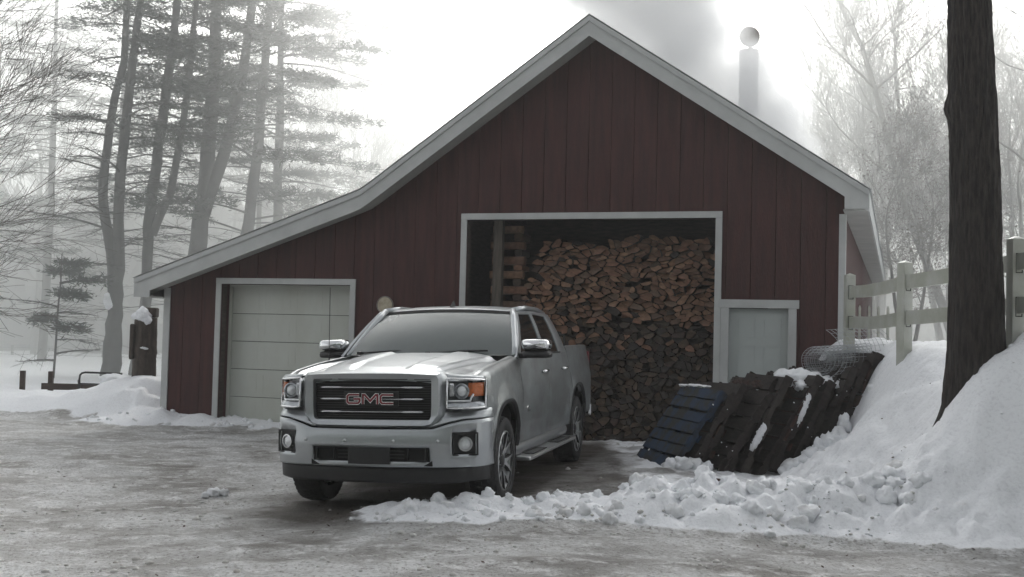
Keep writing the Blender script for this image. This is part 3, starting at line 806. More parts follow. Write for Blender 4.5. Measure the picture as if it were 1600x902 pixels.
snowcap('snow_patch', 'snow hanging down between the last pallet and the round logs', [(4.40, 14.1, 1.10, .10, 1.2), (4.36, 14.0, .95, .07, 1.8), (4.48, 14.0, .80, .08, 1.6), (4.62, 14.0, .62, .12, 1.2), (4.85, 14.0, .95, .09, 1.4)])
mb_ = MB()
for i in range(40):
    t = random.random(); x = 2.0 + random.random() * 2.5; zz_ = random.random() ** 1.2 * 1.05
    lump(mb_, (x + zz_ * .42, 13.72 + 0.2 * (x - 2) - random.uniform(0, .03), 0.1 + zz_), random.uniform(.004, .011), 1, 1.0, i)
tag(mb_.build('snow_flecks', M['snow'], smooth=True), 'flecks of snow caught on the edges of the dark pallets', 'snow', kind='stuff')
mb_ = MB()
for i in range(260):
    x = random.uniform(2.75, 3.45)
    p = Vector((x, 14.45 + random.uniform(-.3, .3), 1.10 + random.uniform(0, .10))); a = Vector((random.uniform(-1, 1), random.uniform(-1, 1), random.uniform(-.6, .6))).normalized() * random.uniform(.02, .07)
    b = a.orthogonal().normalized() * .012
    mb_.add([p - a, p + b, p + a, p - b], [(0, 1, 2, 3)])
tag(mb_.build('bark_debris', M['pal_b'], recalc=False), 'bark scraps and dead leaves heaped on the pallet tops', 'debris', kind='stuff')
# round logs peeking out of the snow at the right end
for (x, y, z, r, lab) in ((4.66, 14.2, 1.02, .19, 'brown round log end showing through the snow beside the last pallet'), (5.0, 14.15, 1.14, .13, 'smaller mossy log end in the snow nearest the tree'), (4.55, 14.1, .72, .16, 'low brown log end sunk deepest in the bank beside the pallets')):
    mb_ = MB(); mb_.lathe([(0, 0), (r * .93, 0), (r, .02), (r * 1.02, .5), (0, .5)], (0, 0, 0), 'y', 18)
    mb_.v = [(v[0] * (1 + .1 * nz(v[0] * 9, v[2] * 9, r)), v[1] + .02 * nz(v[0] * 12, v[2] * 12), v[2]) for v in mb_.v]
    o = mb_.build('round_log', M['stone'], smooth=True, angle=50); o.location = (x, y, z); o.rotation_euler = (random.uniform(-.1, .1), 0, .3)
    tag(o, lab, 'log')

# ------------------------------------------------------------------ roll of wire fencing
o = empty('wire_fence_roll', (4.15, 14.75, 1.47), (0, R(-3), R(38))); tag(o, 'loose roll of galvanised wire fencing lying on snow beside the barn corner', 'wire roll')
mb_ = MB(); TURN = 3.2; NR = 13; L = 1.02; steps = 110
def spiral(t):      # t 0..1
    a = t * TURN * 2 * math.pi; r = 0.11 + 0.115 * t
    if t > .86: r += (t - .86) * 1.5
    return a, r
for i in range(NR):
    x = -L / 2 + L * i / (NR - 1); pts_ = []
    for j in range(steps + 1):
        t = j / steps; a, r = spiral(t); r *= 1 + .05 * nz(x * 3, a)
        pts_.append((x + .012 * nz(a, i * .7) + .015 * t, -r * math.cos(a) * 1.12, r * math.sin(a) * .95))
    mb_.tube(pts_, 0.003, 3, cap=False)
mb_.build('line_wires', M['wire'], o)
mb_ = MB()
for j in range(0, steps + 1):
    t = j / steps; a, r = spiral(t)
    mb_.tube([(-L / 2 + .015 * t + L * k / 4, -r * (1 + .05 * nz((-L / 2 + L * k / 4) * 3, a)) * math.cos(a) * 1.12, r * (1 + .05 * nz((-L / 2 + L * k / 4) * 3, a)) * math.sin(a) * .95) for k in range(5)], 0.0024, 3, cap=False)
mb_.build('stay_wires', M['wire'], o)

# ------------------------------------------------------------------ white rail fence
fc = empty('white_rail_fence', (4.48, 15.8, 1.5)); tag(fc, 'weathered white two-rail fence running from the barn corner past the tree', 'fence')
PP = [(4.53, 15.75, 2.62), (4.50, 13.45, 2.64), (4.74, 11.05, 2.72), (4.95, 8.65, 2.8)]
def rel(x, y, z): return (x - 4.48, y - 15.8, z - 1.5)
for i, (x, y, zt) in enumerate(PP):
    dx, dy = (PP[min(i + 1, 3)][0] - PP[max(i - 1, 0)][0]), (PP[min(i + 1, 3)][1] - PP[max(i - 1, 0)][1])
    ang = math.atan2(-dx, dy) + (0.35 if i == 1 else 0.0)
    mt = Matrix.Translation(rel(x, y, 0)) @ Matrix.Rotation(ang, 4, 'Z')
    w = MB(); w.box(-.0625, .0625, -.0625, .0625, 0.9, zt - .03, mt=mt)
    # shallow hipped top
    k = len(w.v); tp_ = [mt @ Vector(p) for p in ((-.0625, -.0625, zt - .03), (.0625, -.0625, zt - .03), (.0625, .0625, zt - .03), (-.0625, .0625, zt - .03), (0, 0, zt))]
    w.add(tp_, [(0, 1, 4), (1, 2, 4), (2, 3, 4), (3, 0, 4)])
    po = w.build('fence_post', M['vinyl'], fc, bevel=0.004)
    for zz_ in (0.25, 0.66):
        for sd_ in (-1, 1):
            w = MB(); f_ = sd_ * .0632
            a0, a1, b0, b1 = (-.034, .034, zt - zz_ - .105, zt - zz_ + .082)
            w.box(a0, a1, min(f_, f_ + sd_ * .002), max(f_, f_ + sd_ * .002), b0, b0 + .008, mt=mt); w.box(a0, a1, min(f_, f_ + sd_ * .002), max(f_, f_ + sd_ * .002), b1 - .008, b1, mt=mt)
            w.box(a0, a0 + .01, min(f_, f_ + sd_ * .002), max(f_, f_ + sd_ * .002), b0 + .0085, b1 - .0085, mt=mt); w.box(a1 - .006, a1, min(f_, f_ + sd_ * .002), max(f_, f_ + sd_ * .002), b0 + .0085, b1 - .0085, mt=mt)
            w.build('rail_slot', M['gap'], po)
for (a, b) in ((0, 1), (1, 2), (2, 3)):
    for zz_ in (0.25, 0.66):
        (x0, y0, z0), (x1, y1, z1) = PP[a], PP[b]; sag = 0.03
        p0 = Vector(rel(x0, y0, z0 - zz_)); p1 = Vector(rel(x1, y1, z1 - zz_)); d = (p1 - p0).normalized(); sdv = Vector((-d.y, d.x, 0)).normalized() * .02
        w = MB(); rows = []
        for k in range(9):
            t = k / 8; c = p0.lerp(p1, t) + Vector((0, 0, -sag * 4 * t * (1 - t) * (1 if a == 0 else .5)))
            hh = .078
            rows.append([c - sdv + Vector((0, 0, -hh)), c + sdv + Vector((0, 0, -hh)), c + sdv + Vector((0, 0, hh)), c - sdv + Vector((0, 0, hh)), c - sdv + Vector((0, 0, -hh))])
        w.grid(rows); w.build('rail', M['vinyl'], fc)
# pickets of a gate farther back
g = empty('picket_gate', (5.98, 19.2, 1.55), (0, 0, .1)); tag(g, 'thin white picket gate behind the fence beside the barn wall', 'gate')
for i in range(5):
    w = MB(); w.prism([(-.02, -.2), (.02, -.2), (.02, .72), (0, .76), (-.02, .72)], 'y', -.01, .01); p_ = w.build('picket', M['vinyl'], g); p_.location = (-.3 + i * .16, 0, 0)
w = MB(); w.box(-.36, .4, .011, .035, .12, .18); w.box(-.36, .4, .011, .035, .52, .58); w.build('crossbar', M['vinyl'], g)

# ------------------------------------------------------------------ pickup truck
# local axes: x to the truck's left, y backwards from the front axle, z up; L(u, v, z) takes u forwards
trk = empty('pickup_truck', TLOC, TROT)
tag(trk, 'silver crew cab pickup truck parked in front of the barn, streaked with road grime', 'pickup truck')
def L(u, v, z): return (v, -u, z)
AXR = -3.66; RA = 0.475
def halfw(u):
    return interp([(-4.88, .935), (-4.6, .965), (-3.2, .965), (-.8, .965), (0, .985), (.45, .975), (.62, .955), (.8, .90)], u)
def sidey(u, z):
    base = halfw(u)
    prof = interp([(.30, -.05), (.46, -.045), (.56, -.018), (.70, -.004), (.90, 0), (1.05, -.002), (1.12, -.016), (1.22, -.028), (1.34, -.055), (1.42, -.075)], z)
    fl = 0
    for ax in (0, AXR):
        d = math.hypot(u - ax, z - .42)
        fl = max(fl, .032 * ss(.70, .54, d) * ss(.3, .5, z) )
        fl = max(fl, .014 * ss(.60, .50, max(abs(u - ax), abs(z - .42) * .98)))
    # soft crease along the doors
    crease = -.012 * math.exp(-((z - .62) / .05) ** 2) * ss(-.3, -.8, u) * ss(-3.4, -2.9, u)
    return base + prof + fl + crease
def arch(u, zb):
    for ax in (0, AXR):
        d = u - ax
        if abs(d) < RA:
            # squarish arch
            t = abs(d) / RA; h = RA * (1 - t ** 2.6) ** (1 / 2.6)
            zb = max(zb, .44 + h * 1.06)
    return zb
def side_panel(name, u0, u1, zb, zt, sgn, m_=None, top=None, nz_=14):
    us = set([u0, u1]); n = max(6, int(abs(u1 - u0) / .05))
    for i in range(n + 1): us.add(lerp(u0, u1, i / n))
    for ax in (0, AXR):
        for i in range(41):
            a = math.pi * i / 40; uu = ax + RA * math.cos(a) * .9999
            if min(u0, u1) < uu < max(u0, u1): us.add(uu)
    us = sorted(us); rows = []
    for u in us:
        b = arch(u, zb(u) if callable(zb) else zb); t_ = zt(u) if callable(zt) else zt
        r_ = [L(u, sgn * sidey(u, lerp(b, t_, k / nz_)), lerp(b, t_, k / nz_)) for k in range(nz_ + 1)]
        y0 = r_[0]
        r_ = [(y0[0] - sgn * .035, y0[1], y0[2] + 0.006)] + r_    # lip turned in at the bottom
        if top: r_ += [L(u, sgn * (sidey(u, t_) - a), t_ + b2) for a, b2 in top(u)]
        rows.append(r_)
    mb_ = MB(); mb_.grid(rows)
    # turn the front and rear edges in, so the panel has a visible thickness
    for r_ in (rows[0], rows[-1]):
        mb_.grid([r_, [(p[0] - sgn * .02, p[1], p[2]) for p in r_]])
    return mb_.build(name, m_ or M['paint'], trk, smooth=True, angle=28, weld=True)
DIRT = M['grime']
beltz = lambda u: interp([(-3.4, 1.345), (-.7, 1.325)], u)
for sg in (-1, 1):
    ftop = lambda u: [(.012, .018), (.035, .034), (.075, .044), (.105, .046)]
    side_panel('front_fender', .615, -.745, lambda u: .92 if u > .55 else (.50 if u < 0 else .46), lambda u: interp([(-.745, 1.30), (0, 1.245), (.45, 1.20), (.615, 1.165)], u), sg, DIRT, ftop)
    side_panel('front_door', -.753, -2.035, .50, beltz, sg, DIRT, lambda u: [(.02, .012), (.04, .012)])
    side_panel('rear_door', -2.043, -3.12, .50, beltz, sg, DIRT, lambda u: [(.02, .012), (.04, .012)])
    side_panel('cab_corner', -3.128, -3.30, .50, beltz, sg, DIRT, lambda u: [(.02, .012), (.04, .012)])
    side_panel('bed_side', -3.325, -4.86, lambda u: .50 if u > -3.7 else .56, 1.40, sg, DIRT, lambda u: [(.012, .012), (.03, .016), (.09, .016), (.095, -.02), (.095, -.5)])
    # rocker
    w = MB(); w.grid([[L(u, sg * (.93), .395), L(u, sg * .945, .43), L(u, sg * .935, .492), L(u, sg * .86, .50)] for u in (-.50, -1.2, -2, -3.12)]); w.build('rocker_panel', M['paint'], trk, smooth=True)
    for ax in (0, AXR):
        w = MB(); rows = []
        for i in range(25):
            a = math.pi * (-.06 + 1.12 * i / 24); rr = .50
            rows.append([L(ax + rr * math.cos(a), sg * .935, .44 + rr * 1.04 * math.sin(a)), L(ax + rr * math.cos(a), sg * .55, .44 + rr * 1.04 * math.sin(a))])
        w.grid(rows); w.build('wheel_arch_liner', M['gap'], trk)
        # dark arch moulding
        w = MB(); rows = []
        for i in range(49):
            t = -1 + 2 * i / 48; d = RA * math.sin(t * math.pi / 2) * .9995; uu = ax + d
            zz_ = arch(uu, .50); y_ = sidey(uu, zz_)
            ng = Vector((d, (zz_ - .44))).normalized() * .028
            rows.append([L(uu, sg * (y_ - .03), zz_ - .004), L(uu, sg * (y_ + .006), zz_ - .004), L(uu + ng.x, sg * (sidey(uu + ng.x, zz_ + ng.y) + .005), zz_ + ng.y)])
        w.grid(rows); w.build('arch_moulding', M['black'], trk, smooth=True)

# hood: raised shoulders either side of a lower centre
def hoodf(v):      # front edge of the hood in plan
    return interp([(0, .865), (.35, .855), (.6, .82), (.75, .765), (.88, .66)], abs(v))
def hoodz(u, v):
    a = abs(v)
    z = interp([(-.62, 1.372), (-.2, 1.345), (.3, 1.305), (.62, 1.272), (.80, 1.245), (.865, 1.215)], u + (.865 - hoodf(v)) * .8)
    z -= .11 * (a / .88) ** 2.6 * (1 if u < 2 else 1)
    inner = interp([(-.62, .30), (.8, .24)], u); outer = interp([(-.62, .70), (.8, .52)], u)
    k = ss(inner - .02, inner + .045, a) * (1 - ss(outer - .05, outer + .03, a))
    z += .030 * k * ss(.80, .55, u) * lerp(1, 1.1, ss(.2, -.5, u))
    z += .012 * (1 - ss(inner - .02, inner + .03, a)) * ss(.8, .3, u)
    return z
rows = []
NV = 96
for i in range(57):
    t = i / 56; r_ = []
    for j in range(NV + 1):
        v = -.88 + 1.76 * j / NV; u0 = -.60 + .10 * (1 - (v / .88) ** 2) * 0 ; u0 = -.66 + .08 * (1 - (abs(v) / .88) ** 2)
        tt = t ** .8; u = lerp(u0, hoodf(v), tt)
        z = hoodz(u, v) 
        # match the fender crown at the outer edge
        e = ss(.74, .88, abs(v)); zf = interp([(-.745, 1.346), (0, 1.291), (.45, 1.246), (.68, 1.195)], u)
        z = lerp(z, zf, e)
        r_.append(L(u, v, z))
    rows.append(r_)
rows.append([(p[0], p[1] - .006, p[2] - .012) for p in rows[-1]])
rows.append([(p[0], p[1] - .002, p[2] - .035) for p in rows[-1]])
w = MB(); w.grid(rows); w.build('hood', M['paint'], trk, smooth=True, angle=60)
# cowl with wiper arms
w = MB(); w.grid([[L(-.60 - .10 * (abs(v) / .8) ** 2, v, 1.352), L(-.72 - .10 * (abs(v) / .8) ** 2, v, 1.36)] for v in [x * .1 - .8 for x in range(17)]]); w.build('cowl', M['black'], trk)
for v0, v1 in ((-.70, -.12), (.02, .62)):
    w = MB(); w.tube([L(-.66, v0, 1.375), L(-.70, (v0 + v1) / 2, 1.395), L(-.72, v1, 1.40)], .009, 6); w.box(v0 - .02, v0 + .03, .63, .68, 1.36, 1.39); w.build('wiper', M['black'], trk)

# front: plan curves of bumper and fascia
BP = [(.50, .985), (.62, .972), (.73, .925), (.81, .84), (.87, .70), (.915, .50), (.945, .25), (.955, 0)]
def planpt(t, push=0, cl_=None):
    n = len(BP) - 1; s_ = abs(t); x = (1 - s_) * n; i = min(int(x), n - 1); f = x - i
    a = BP[max(i - 1, 0)]; b = BP[i]; c = BP[i + 1]; d = BP[min(i + 2, n)] if i + 2 <= n else (BP[n - 1][0], -BP[n - 1][1])
    q_ = [0.5 * (2 * b[k] + (-a[k] + c[k]) * f + (2 * a[k] - 5 * b[k] + 4 * c[k] - d[k]) * f * f + (-a[k] + 3 * b[k] - 3 * c[k] + d[k]) * f ** 3) for k in (0, 1)]
    return q_[0] + push, q_[1] * (1 if t >= 0 else -1)
def t_of_v(v):
    lo, hi = 0.0, 1.0
    for _ in range(30):
        m_ = (lo + hi) / 2
        if abs(planpt(m_)[1]) < abs(v): lo = m_
        else: hi = m_
    return lo * (1 if v >= 0 else -1)
def shell(name, tl, zs, zf, pushf, m_, hole=None, **kw):
    rows = []
    for z_i, z in enumerate(zs):
        rows.append([(lambda p: L(p[0], p[1], zf(z, p[1])))(planpt(t, pushf(z, t))) for t in tl])
    mb_ = MB()
    def skip(i, j):
        if not hole: return False
        zc_ = (zs[i] + zs[i + 1]) / 2; vc = (planpt(tl[j])[1] + planpt(tl[j + 1])[1]) / 2
        return hole(vc, zc_)
    mb_.grid(rows, skip=skip); return mb_.build(name, m_, trk, smooth=True, angle=35, solid=.012, off=-1, **kw)
keyv = [.53, .715, .90]
tl = sorted(set([round(-1 + i / 40, 4) for i in range(81)] + [s_ * t_of_v(v) for v in keyv for s_ in (-1, 1)]))
tl = [t for i, t in enumerate(tl) if i == 0 or t - tl[i - 1] > 1e-3]
def bumper_hole(v, z):
    a = abs(v)
    if a < .53 and .475 < z < .60 - .0 * a: return True
    if .715 < a < .90 and .54 < z < .715: return True
    return False
zs = [.43, .445, .475, .50, .54, .57, .60, .625, .65, .69, .715, .735, .752]
topb = lambda z, v: z + ss(.70, .752, z) * interp([(0, 0), (.55, .004), (.68, .045), (.8, .075), (1, .085)], abs(v))
shell('front_bumper', tl, zs, topb, lambda z, t: -.02 * ss(.52, .43, z) - .012 * ss(.70, .75, z) + .015 * math.exp(-((z - .63) / .06) ** 2), M['paint'], bumper_hole)
shell('upper_fascia', tl, [.762, .775, .80, .84, .88, .925], lambda z, v: z + (0 if z > .9 else 1) * interp([(0, 0), (.55, .004), (.68, .045), (.8, .075), (1, .085)], abs(v)) * (1 - ss(.735, .93, z)), lambda z, t: -.022 - .012 * ss(.77, .762, z) - .055 * ss(.77, .925, z), M['paint'], lambda v, z: abs(v) < .60 and z > .79)
shell('bumper_seam', tl, [.735, .77], lambda z, v: z + interp([(0, 0), (.55, .004), (.68, .045), (.8, .075), (1, .085)], abs(v)), lambda z, t: -.05, M['gap'])
shell('air_dam', tl[6:-6], [.29, .31, .36, .40, .44], lambda z, v: z + .02 * ss(.7, .95, abs(v)), lambda z, t: -.06 - .01 * ss(.36, .29, z), M['black'])
# lower intake with plate bracket and tow hook pockets
w = MB(); w.box(-.55, .55, -.90, -.80, .44, .63); it = w.build('lower_intake', M['gap'], trk)
w = MB()
for z in (.50, .53, .56, .59): w.box(-.30, .30, -.915, -.9005, z, z + .008)
w.build('intake_slats', M['black'], it)
w = MB(); w.box(-.19, .19, -.965, -.95, .455, .60); w.build('plate_bracket', M['black'], trk, bevel=.006)
for sg in (-1, 1):
    w = MB(); x0, x1 = sorted((sg * .33, sg * .50)); w.box(x0, x1, -.925, -.9005, .48, .492); w.box(x0, x1, -.925, -.9005, .585, .597); w.box(x0, x0 + .012, -.925, -.9005, .4925, .5845); w.box(x1 - .012, x1, -.925, -.9005, .4925, .5845); w.build('tow_hook_pocket', M['black'], trk)
    # fog lamp
    vc = sg * .808; tt = t_of_v(vc); pu, pv = planpt(tt, -.035); pa = planpt(tt + .02); pb = planpt(tt - .02)
    yaw_ = math.atan2(-(pa[0] - pb[0]), (pa[1] - pb[1]))
    mt = Matrix.Translation(Vector(L(pu, pv, .627))) @ Matrix.Rotation(yaw_, 4, 'Z')
    w = MB(); w.box(-.108, .108, .0, .05, -.088, .09, mt=mt)
    fg = w.build('fog_lamp', M['black'], trk, bevel=.01)
    w = MB(); w.lathe([(.062, 0), (.062, -.028), (.05, -.03), (.05, -.006)], (0, 0, 0), 'y', 28); w.v = [mt @ Vector(p) for p in w.v]; w.build('bezel', M['satin'], fg, smooth=True, angle=40)
    w = MB(); w.lathe([(.0, -.026), (.025, -.024), (.049, -.016)], (0, 0, 0), 'y', 28); w.v = [mt @ Vector(p) for p in w.v]; w.build('lens', M['bright'], fg, smooth=True)
    # bezel frame in the bumper colour gap
    w = MB()
    for (a0, a1, b0, b1) in ((-.112, .112, -.098, -.086), (-.112, .112, .086, .098), (-.112, -.1, -.0855, .0855), (.1, .112, -.0855, .0855)): w.box(a0, a1, -.03, .0, b0, b1, mt=mt)
    w.build('frame', M['black'], fg)
for v in (-.60, -.22, .22, .60):
    tt = t_of_v(v); pu, pv = planpt(tt, .018); w = MB(); w.lathe([(0, -.003), (.013, -.002), (.014, .02)], L(pu, pv, .655), 'y', 16); w.build('parking_sensor', M['satin'], trk, smooth=True)
# grille surround: body coloured ring with slanting faces
def ring(pts_, u): return [L(u - .05 * (abs(p[0]) / .65) ** 2, p[0], p[1]) for p in pts_]
outer = [(-.615, 1.235), (-.645, 1.19), (-.655, .95), (-.635, .86), (-.575, .775), (-.50, .752), (.50, .752), (.575, .775), (.635, .86), (.655, .95), (.645, 1.19), (.615, 1.235), (.3, 1.255), (0, 1.26), (-.3, 1.255)]
mid = [(-.585, 1.215), (-.605, 1.18), (-.61, .95), (-.592, .87), (-.54, .80), (-.48, .785), (.48, .785), (.54, .80), (.592, .87), (.61, .95), (.605, 1.18), (.585, 1.215), (.3, 1.228), (0, 1.23), (-.3, 1.228)]
inn = [(-.53, 1.178), (-.54, 1.165), (-.54, .95), (-.535, .86), (-.525, .838), (-.51, .83), (.51, .83), (.525, .838), (.535, .86), (.54, .95), (.54, 1.165), (.53, 1.178), (.3, 1.182), (0, 1.182), (-.3, 1.182)]
def dense(p, k=4):
    o_ = []
    for a, b in zip(p, p[1:] + p[:1]):
        for i in range(k): o_.append((lerp(a[0], b[0], i / k), lerp(a[1], b[1], i / k)))
    return o_
O_, M_, I_ = dense(outer), dense(mid), dense(inn)
w = MB(); rr = [ring(O_, .78), ring(O_, .885), ring(M_, .945), ring(I_, .925), ring(I_, .86)]
rr = [r_ + [r_[0]] for r_ in rr]; w.grid(rr); gs = w.build('grille_surround', M['paint'], trk, smooth=True, angle=35, weld=True)
w = MB(); gi = dense(inn); gi = [(p[0] * .998, p[1]) for p in gi]; w.add([L(.862 - .05 * (abs(p[0]) / .65) ** 2, p[0], p[1]) for p in gi] + [L(.862, 0, 1.0)], [(i, (i + 1) % len(gi), len(gi)) for i in range(len(gi))]); gr = w.build('grille', M['gap'], trk)
w = MB()
for k in range(17):
    z = .845 + k * .0205
    for a in range(-10, 10):
        v0, v1 = a * .0535, (a + 1) * .0535
        f0, f1 = .875 - .05 * (abs(v0) / .65) ** 2, .875 - .05 * (abs(v1) / .65) ** 2
        w.add([L(f0, v0, z), L(f1, v1, z), L(f1, v1, z + .009), L(f0, v0, z + .009)], [(0, 1, 2, 3)])
w.build('louvres', M['black'], gr)
for z in (1.108, 1.008, .898):
    w = MB(); rows = []
    for i in range(33):
        v = -.475 + .95 * i / 32; f_ = .912 - .05 * (abs(v) / .65) ** 2; th = .010 if abs(v) > .28 else .005; e = ss(.475, .44, abs(v))
        rows.append([L(f_ - .025, v, z + th * e), L(f_, v, z + th * .8 * e), L(f_ + .006, v, z), L(f_, v, z - th * .8 * e), L(f_ - .025, v, z - th * e)])
    w.grid(rows); w.build('chrome_bar', M['chrome'], gr, smooth=True)
# badge: three block letters, red faces with chrome edges
def stroke(mb_, path, wd, y0, y1, closed=False):
    P_ = [Vector(p) for p in path]; n = len(P_); Lf = []; Rt = []
    for i in range(n):
        d0 = (P_[i] - P_[i - 1]).normalized() if i > 0 else (P_[1] - P_[0]).normalized()
        d1 = (P_[i + 1] - P_[i]).normalized() if i < n - 1 else d0
        n0 = Vector((-d0.y, d0.x)); n1 = Vector((-d1.y, d1.x)); m_ = (n0 + n1); m_ = m_.normalized() if m_.length > 1e-4 else n0
        k = wd / 2 / max(.35, m_.dot(n0)); e = Vector((0, 0))
        if i == 0: e = -d0 * wd * .0
        Lf.append(P_[i] + m_ * k); Rt.append(P_[i] - m_ * k)
    for i in range(n - 1):
        q_ = [Lf[i], Lf[i + 1], Rt[i + 1], Rt[i]]
        vs_ = [(p.x, y0, p.y) for p in q_] + [(p.x, y1, p.y) for p in q_]
        mb_.add(vs_, [(0, 1, 2, 3), (7, 6, 5, 4), (0, 4, 5, 1), (1, 5, 6, 2), (2, 6, 7, 3), (3, 7, 4, 0)])
def letters():
    H_ = .072; W_ = .112; c = .014
    G = [(W_ - .004, H_), (c, H_), (0, H_ - c), (0, c), (c, 0), (W_ - c, 0), (W_, c), (W_, H_ * .5), (W_ * .52, H_ * .5)]
    Mm = [(0, -.008), (0, H_), (.016, H_), (.066, .018), (.116, H_), (.132, H_), (.132, -.008)]
    C_ = [(W_ + .004, H_), (c, H_), (0, H_ - c), (0, c), (c, 0), (W_ + .004, 0)]
    return [(-.205, G), (-.062, Mm), (.098, C_)]
bd = MB()
for dx, P_ in letters(): stroke(bd, [(p[0] + dx, p[1] + .973) for p in P_], .026, -.934, -.905)
bo = bd.build('badge', M['chrome'], trk)
bd = MB()
for dx, P_ in letters(): stroke(bd, [(p[0] + dx, p[1] + .973) for p in P_], .016, -.9385, -.9342)
bd.build('letter_face', M['badge_red'], bo)
w = MB(); w.box(-.25, .25, -.904, -.892, .945, 1.075); w.build('badge_backing', M['black'], bo, bevel=.01)

# headlights: wrap from beside the grille to the fender
for sg in (-1, 1):
    plan = [(.875, .672), (.862, .74), (.835, .80), (.795, .86), (.74, .905), (.66, .938), (.63, .95)]
    def strip(z0, z1, push, a=0, b=6, inset=0):
        pl = plan[a:b + 1]
        return [[L(u + push - .02 * ss(.95, 1.2, z), sg * (v + push * .6), z) for (u, v) in pl] for z in (z0, z1)]
    def zt_(i): return lerp(1.185, 1.165, i / 6)
    hl = MB(); rows = []
    for z in (.925, .98, 1.04, 1.10, 1.16): rows.append([L(u - .045 - .02 * ss(.95, 1.2, z), sg * (v - .03), z) for (u, v) in plan])
    hl.grid(rows); ho = hl.build('headlight', M['lampdark'], trk, smooth=True)
    # chrome rim
    def rim(pa, name, m_, r_=.009, par=None):
        mb_ = MB(); mb_.tube([L(u, sg * v, z) for u, v, z in pa], r_, 6); return mb_.build(name, m_, par or ho, smooth=True)
    top = [(u - .02 + .004, v, zt_(i)) for i, (u, v) in enumerate(plan)]; bot = [(u + .004, v, .932) for (u, v) in plan]
    rim(top + bot[::-1] + [top[0]], 'rim', M['chrome'], .010)
    mb_ = MB(); rows = []
    for z, ps in ((.938, .004), (.965, .0), (.985, -.025)): rows.append([L(u + ps, sg * (v + ps * .5), z) for (u, v) in plan])
    mb_.grid(rows); mb_.build('lower_reflector', M['lampglass'], ho, smooth=True)
    rim([(u - .012, v - .006, .992) for (u, v) in plan[:4]] + [(.77, .86, 1.02), (.755, .875, 1.05)], 'light_blade', M['bright'], .010)
    # projector
    w = MB(); w.lathe([(.062, .035), (.068, -.01), (.058, -.016), (.052, .0), (.0, -.018)], L(.80, sg * .785, 1.075), 'y', 24); w.build('projector', M['lampglass'], ho, smooth=True, angle=30)
    w = MB(); w.lathe([(.0, -.025), (.03, -.02), (.043, -.002)], L(.80, sg * .785, 1.075), 'y', 24); w.build('projector_lens', M['bright'], ho, smooth=True)
    w = MB(); v0, v1 = sorted((sg * .68, sg * .725)); w.box(v0, v1, -.84, -.80, 1.03, 1.14); w.build('inner_reflector', M['lampglass'], ho, bevel=.01)
    mb_ = MB(); rows = []
    for z in (1.03, 1.06, 1.09, 1.12, 1.145): rows.append([L(u - .012 - .02 * ss(.95, 1.2, z), sg * (v - .006), z) for (u, v) in [(.80, .845), (.765, .885), (.72, .915), (.67, .934), (.64, .943)]])
    mb_.grid(rows); mb_.build('turn_signal', M['amber'], ho, smooth=True, solid=.01)
    # panel between headlight and hood, and behind the lamp
    mb_ = MB(); mb_.grid([[L(u - .02, sg * v, 1.192 - .018 * i / 6) for i, (u, v) in enumerate(plan)], [L(u - .045, sg * (v - .015), 1.222 - .018 * i / 6) for i, (u, v) in enumerate(plan)]]); mb_.build('headlight_brow', M['paint'], trk, smooth=True, solid=.008)
# radiator panel closing the nose behind grille and lamps
w = MB(); w.box(-.86, .86, -.72, -.70, .36, 1.20); w.build('radiator_panel', M['gap'], trk)
w = MB(); w.box(-.85, .85, -.45, 4.7, .42, .52); w.build('chassis', M['gap'], trk)
w = MB(); w.box(-.60, .60, -.6, -.46, .32, .42); w.tube([(-.80, 0, .40), (.80, 0, .40)], .045, 8); w.tube([(-.80, -AXR, .40), (.80, -AXR, .40)], .055, 8); w.build('axle', M['gap'], trk)

# cab: pillars, roof, glass
def gs_pt(sg, ub, ut, h, inset=0.0):
    u = lerp(ub, ut, h); zb = 1.336; ztop = interp([(-3.3, 1.76), (-3.0, 1.79), (-2.2, 1.815), (-1.5, 1.80), (-1.4, 1.785)], ut)
    z = lerp(zb, ztop, h); y = .908 + (.735 - .908) * h - .018 * math.sin(h * math.pi) * -1
    return L(u, sg * (y - inset), z)
colu = [(-.74, -1.42), (-.90, -1.53), (-1.99, -2.02), (-2.10, -2.115), (-2.90, -2.80), (-3.30, -3.05)]
hh = [0, .05, .35, .65, .93, 1.0]
for sg in (-1, 1):
    mb_ = MB(); rows = [[gs_pt(sg, a, b, h) for (a, b) in colu] for h in hh]
    mb_.grid(rows, skip=lambda i, j: 0 < i < 4 and j in (1, 3))
    mb_.build('cab_side_frame', M['paint'], trk, smooth=True, angle=30, solid=.03, off=(1 if sg < 0 else -1), bevel=.004)
    for (j, nm) in ((1, 'front_side_window'), (3, 'rear_side_window')):
        mb_ = MB(); (a0, b0), (a1, b1) = colu[j], colu[j + 1]
        mb_.grid([[gs_pt(sg, lerp(a0 + .02, a1 - .02, k / 4), lerp(b0 + .02, b1 - .02, k / 4), h, .013) for k in range(5)] for h in (.02, .25, .5, .75, .96)])
        mb_.build(nm, M['glass'], trk, smooth=True)
    w = MB(); w.tube([gs_pt(sg, a, b, .03, -.006) for a, b in ((-.90, -1.53), (-1.5, -1.8), (-2.9, -2.8))], .009, 6); w.build('belt_moulding', M['black'], trk)
    # A-pillar joining windscreen and side
    w = MB(); pa = [L(lerp(-.80, -1.45, k / 6), sg * lerp(.872, .70, k / 6), lerp(1.34, 1.806, k / 6) + .012 * math.sin(k / 6 * math.pi)) for k in range(7)]
    w.tube(pa, [.034, .033, .032, .032, .032, .034, .036], 8); w.build('a_pillar', M['paint'], trk, smooth=True)
    w = MB(); w.tube([L(u, sg * y, z) for u, y, z in ((-1.45, .70, 1.812), (-2.0, .705, 1.842), (-2.6, .70, 1.832), (-3.04, .685, 1.79))], .028, 8); w.build('roof_rail', M['paint'], trk, smooth=True)
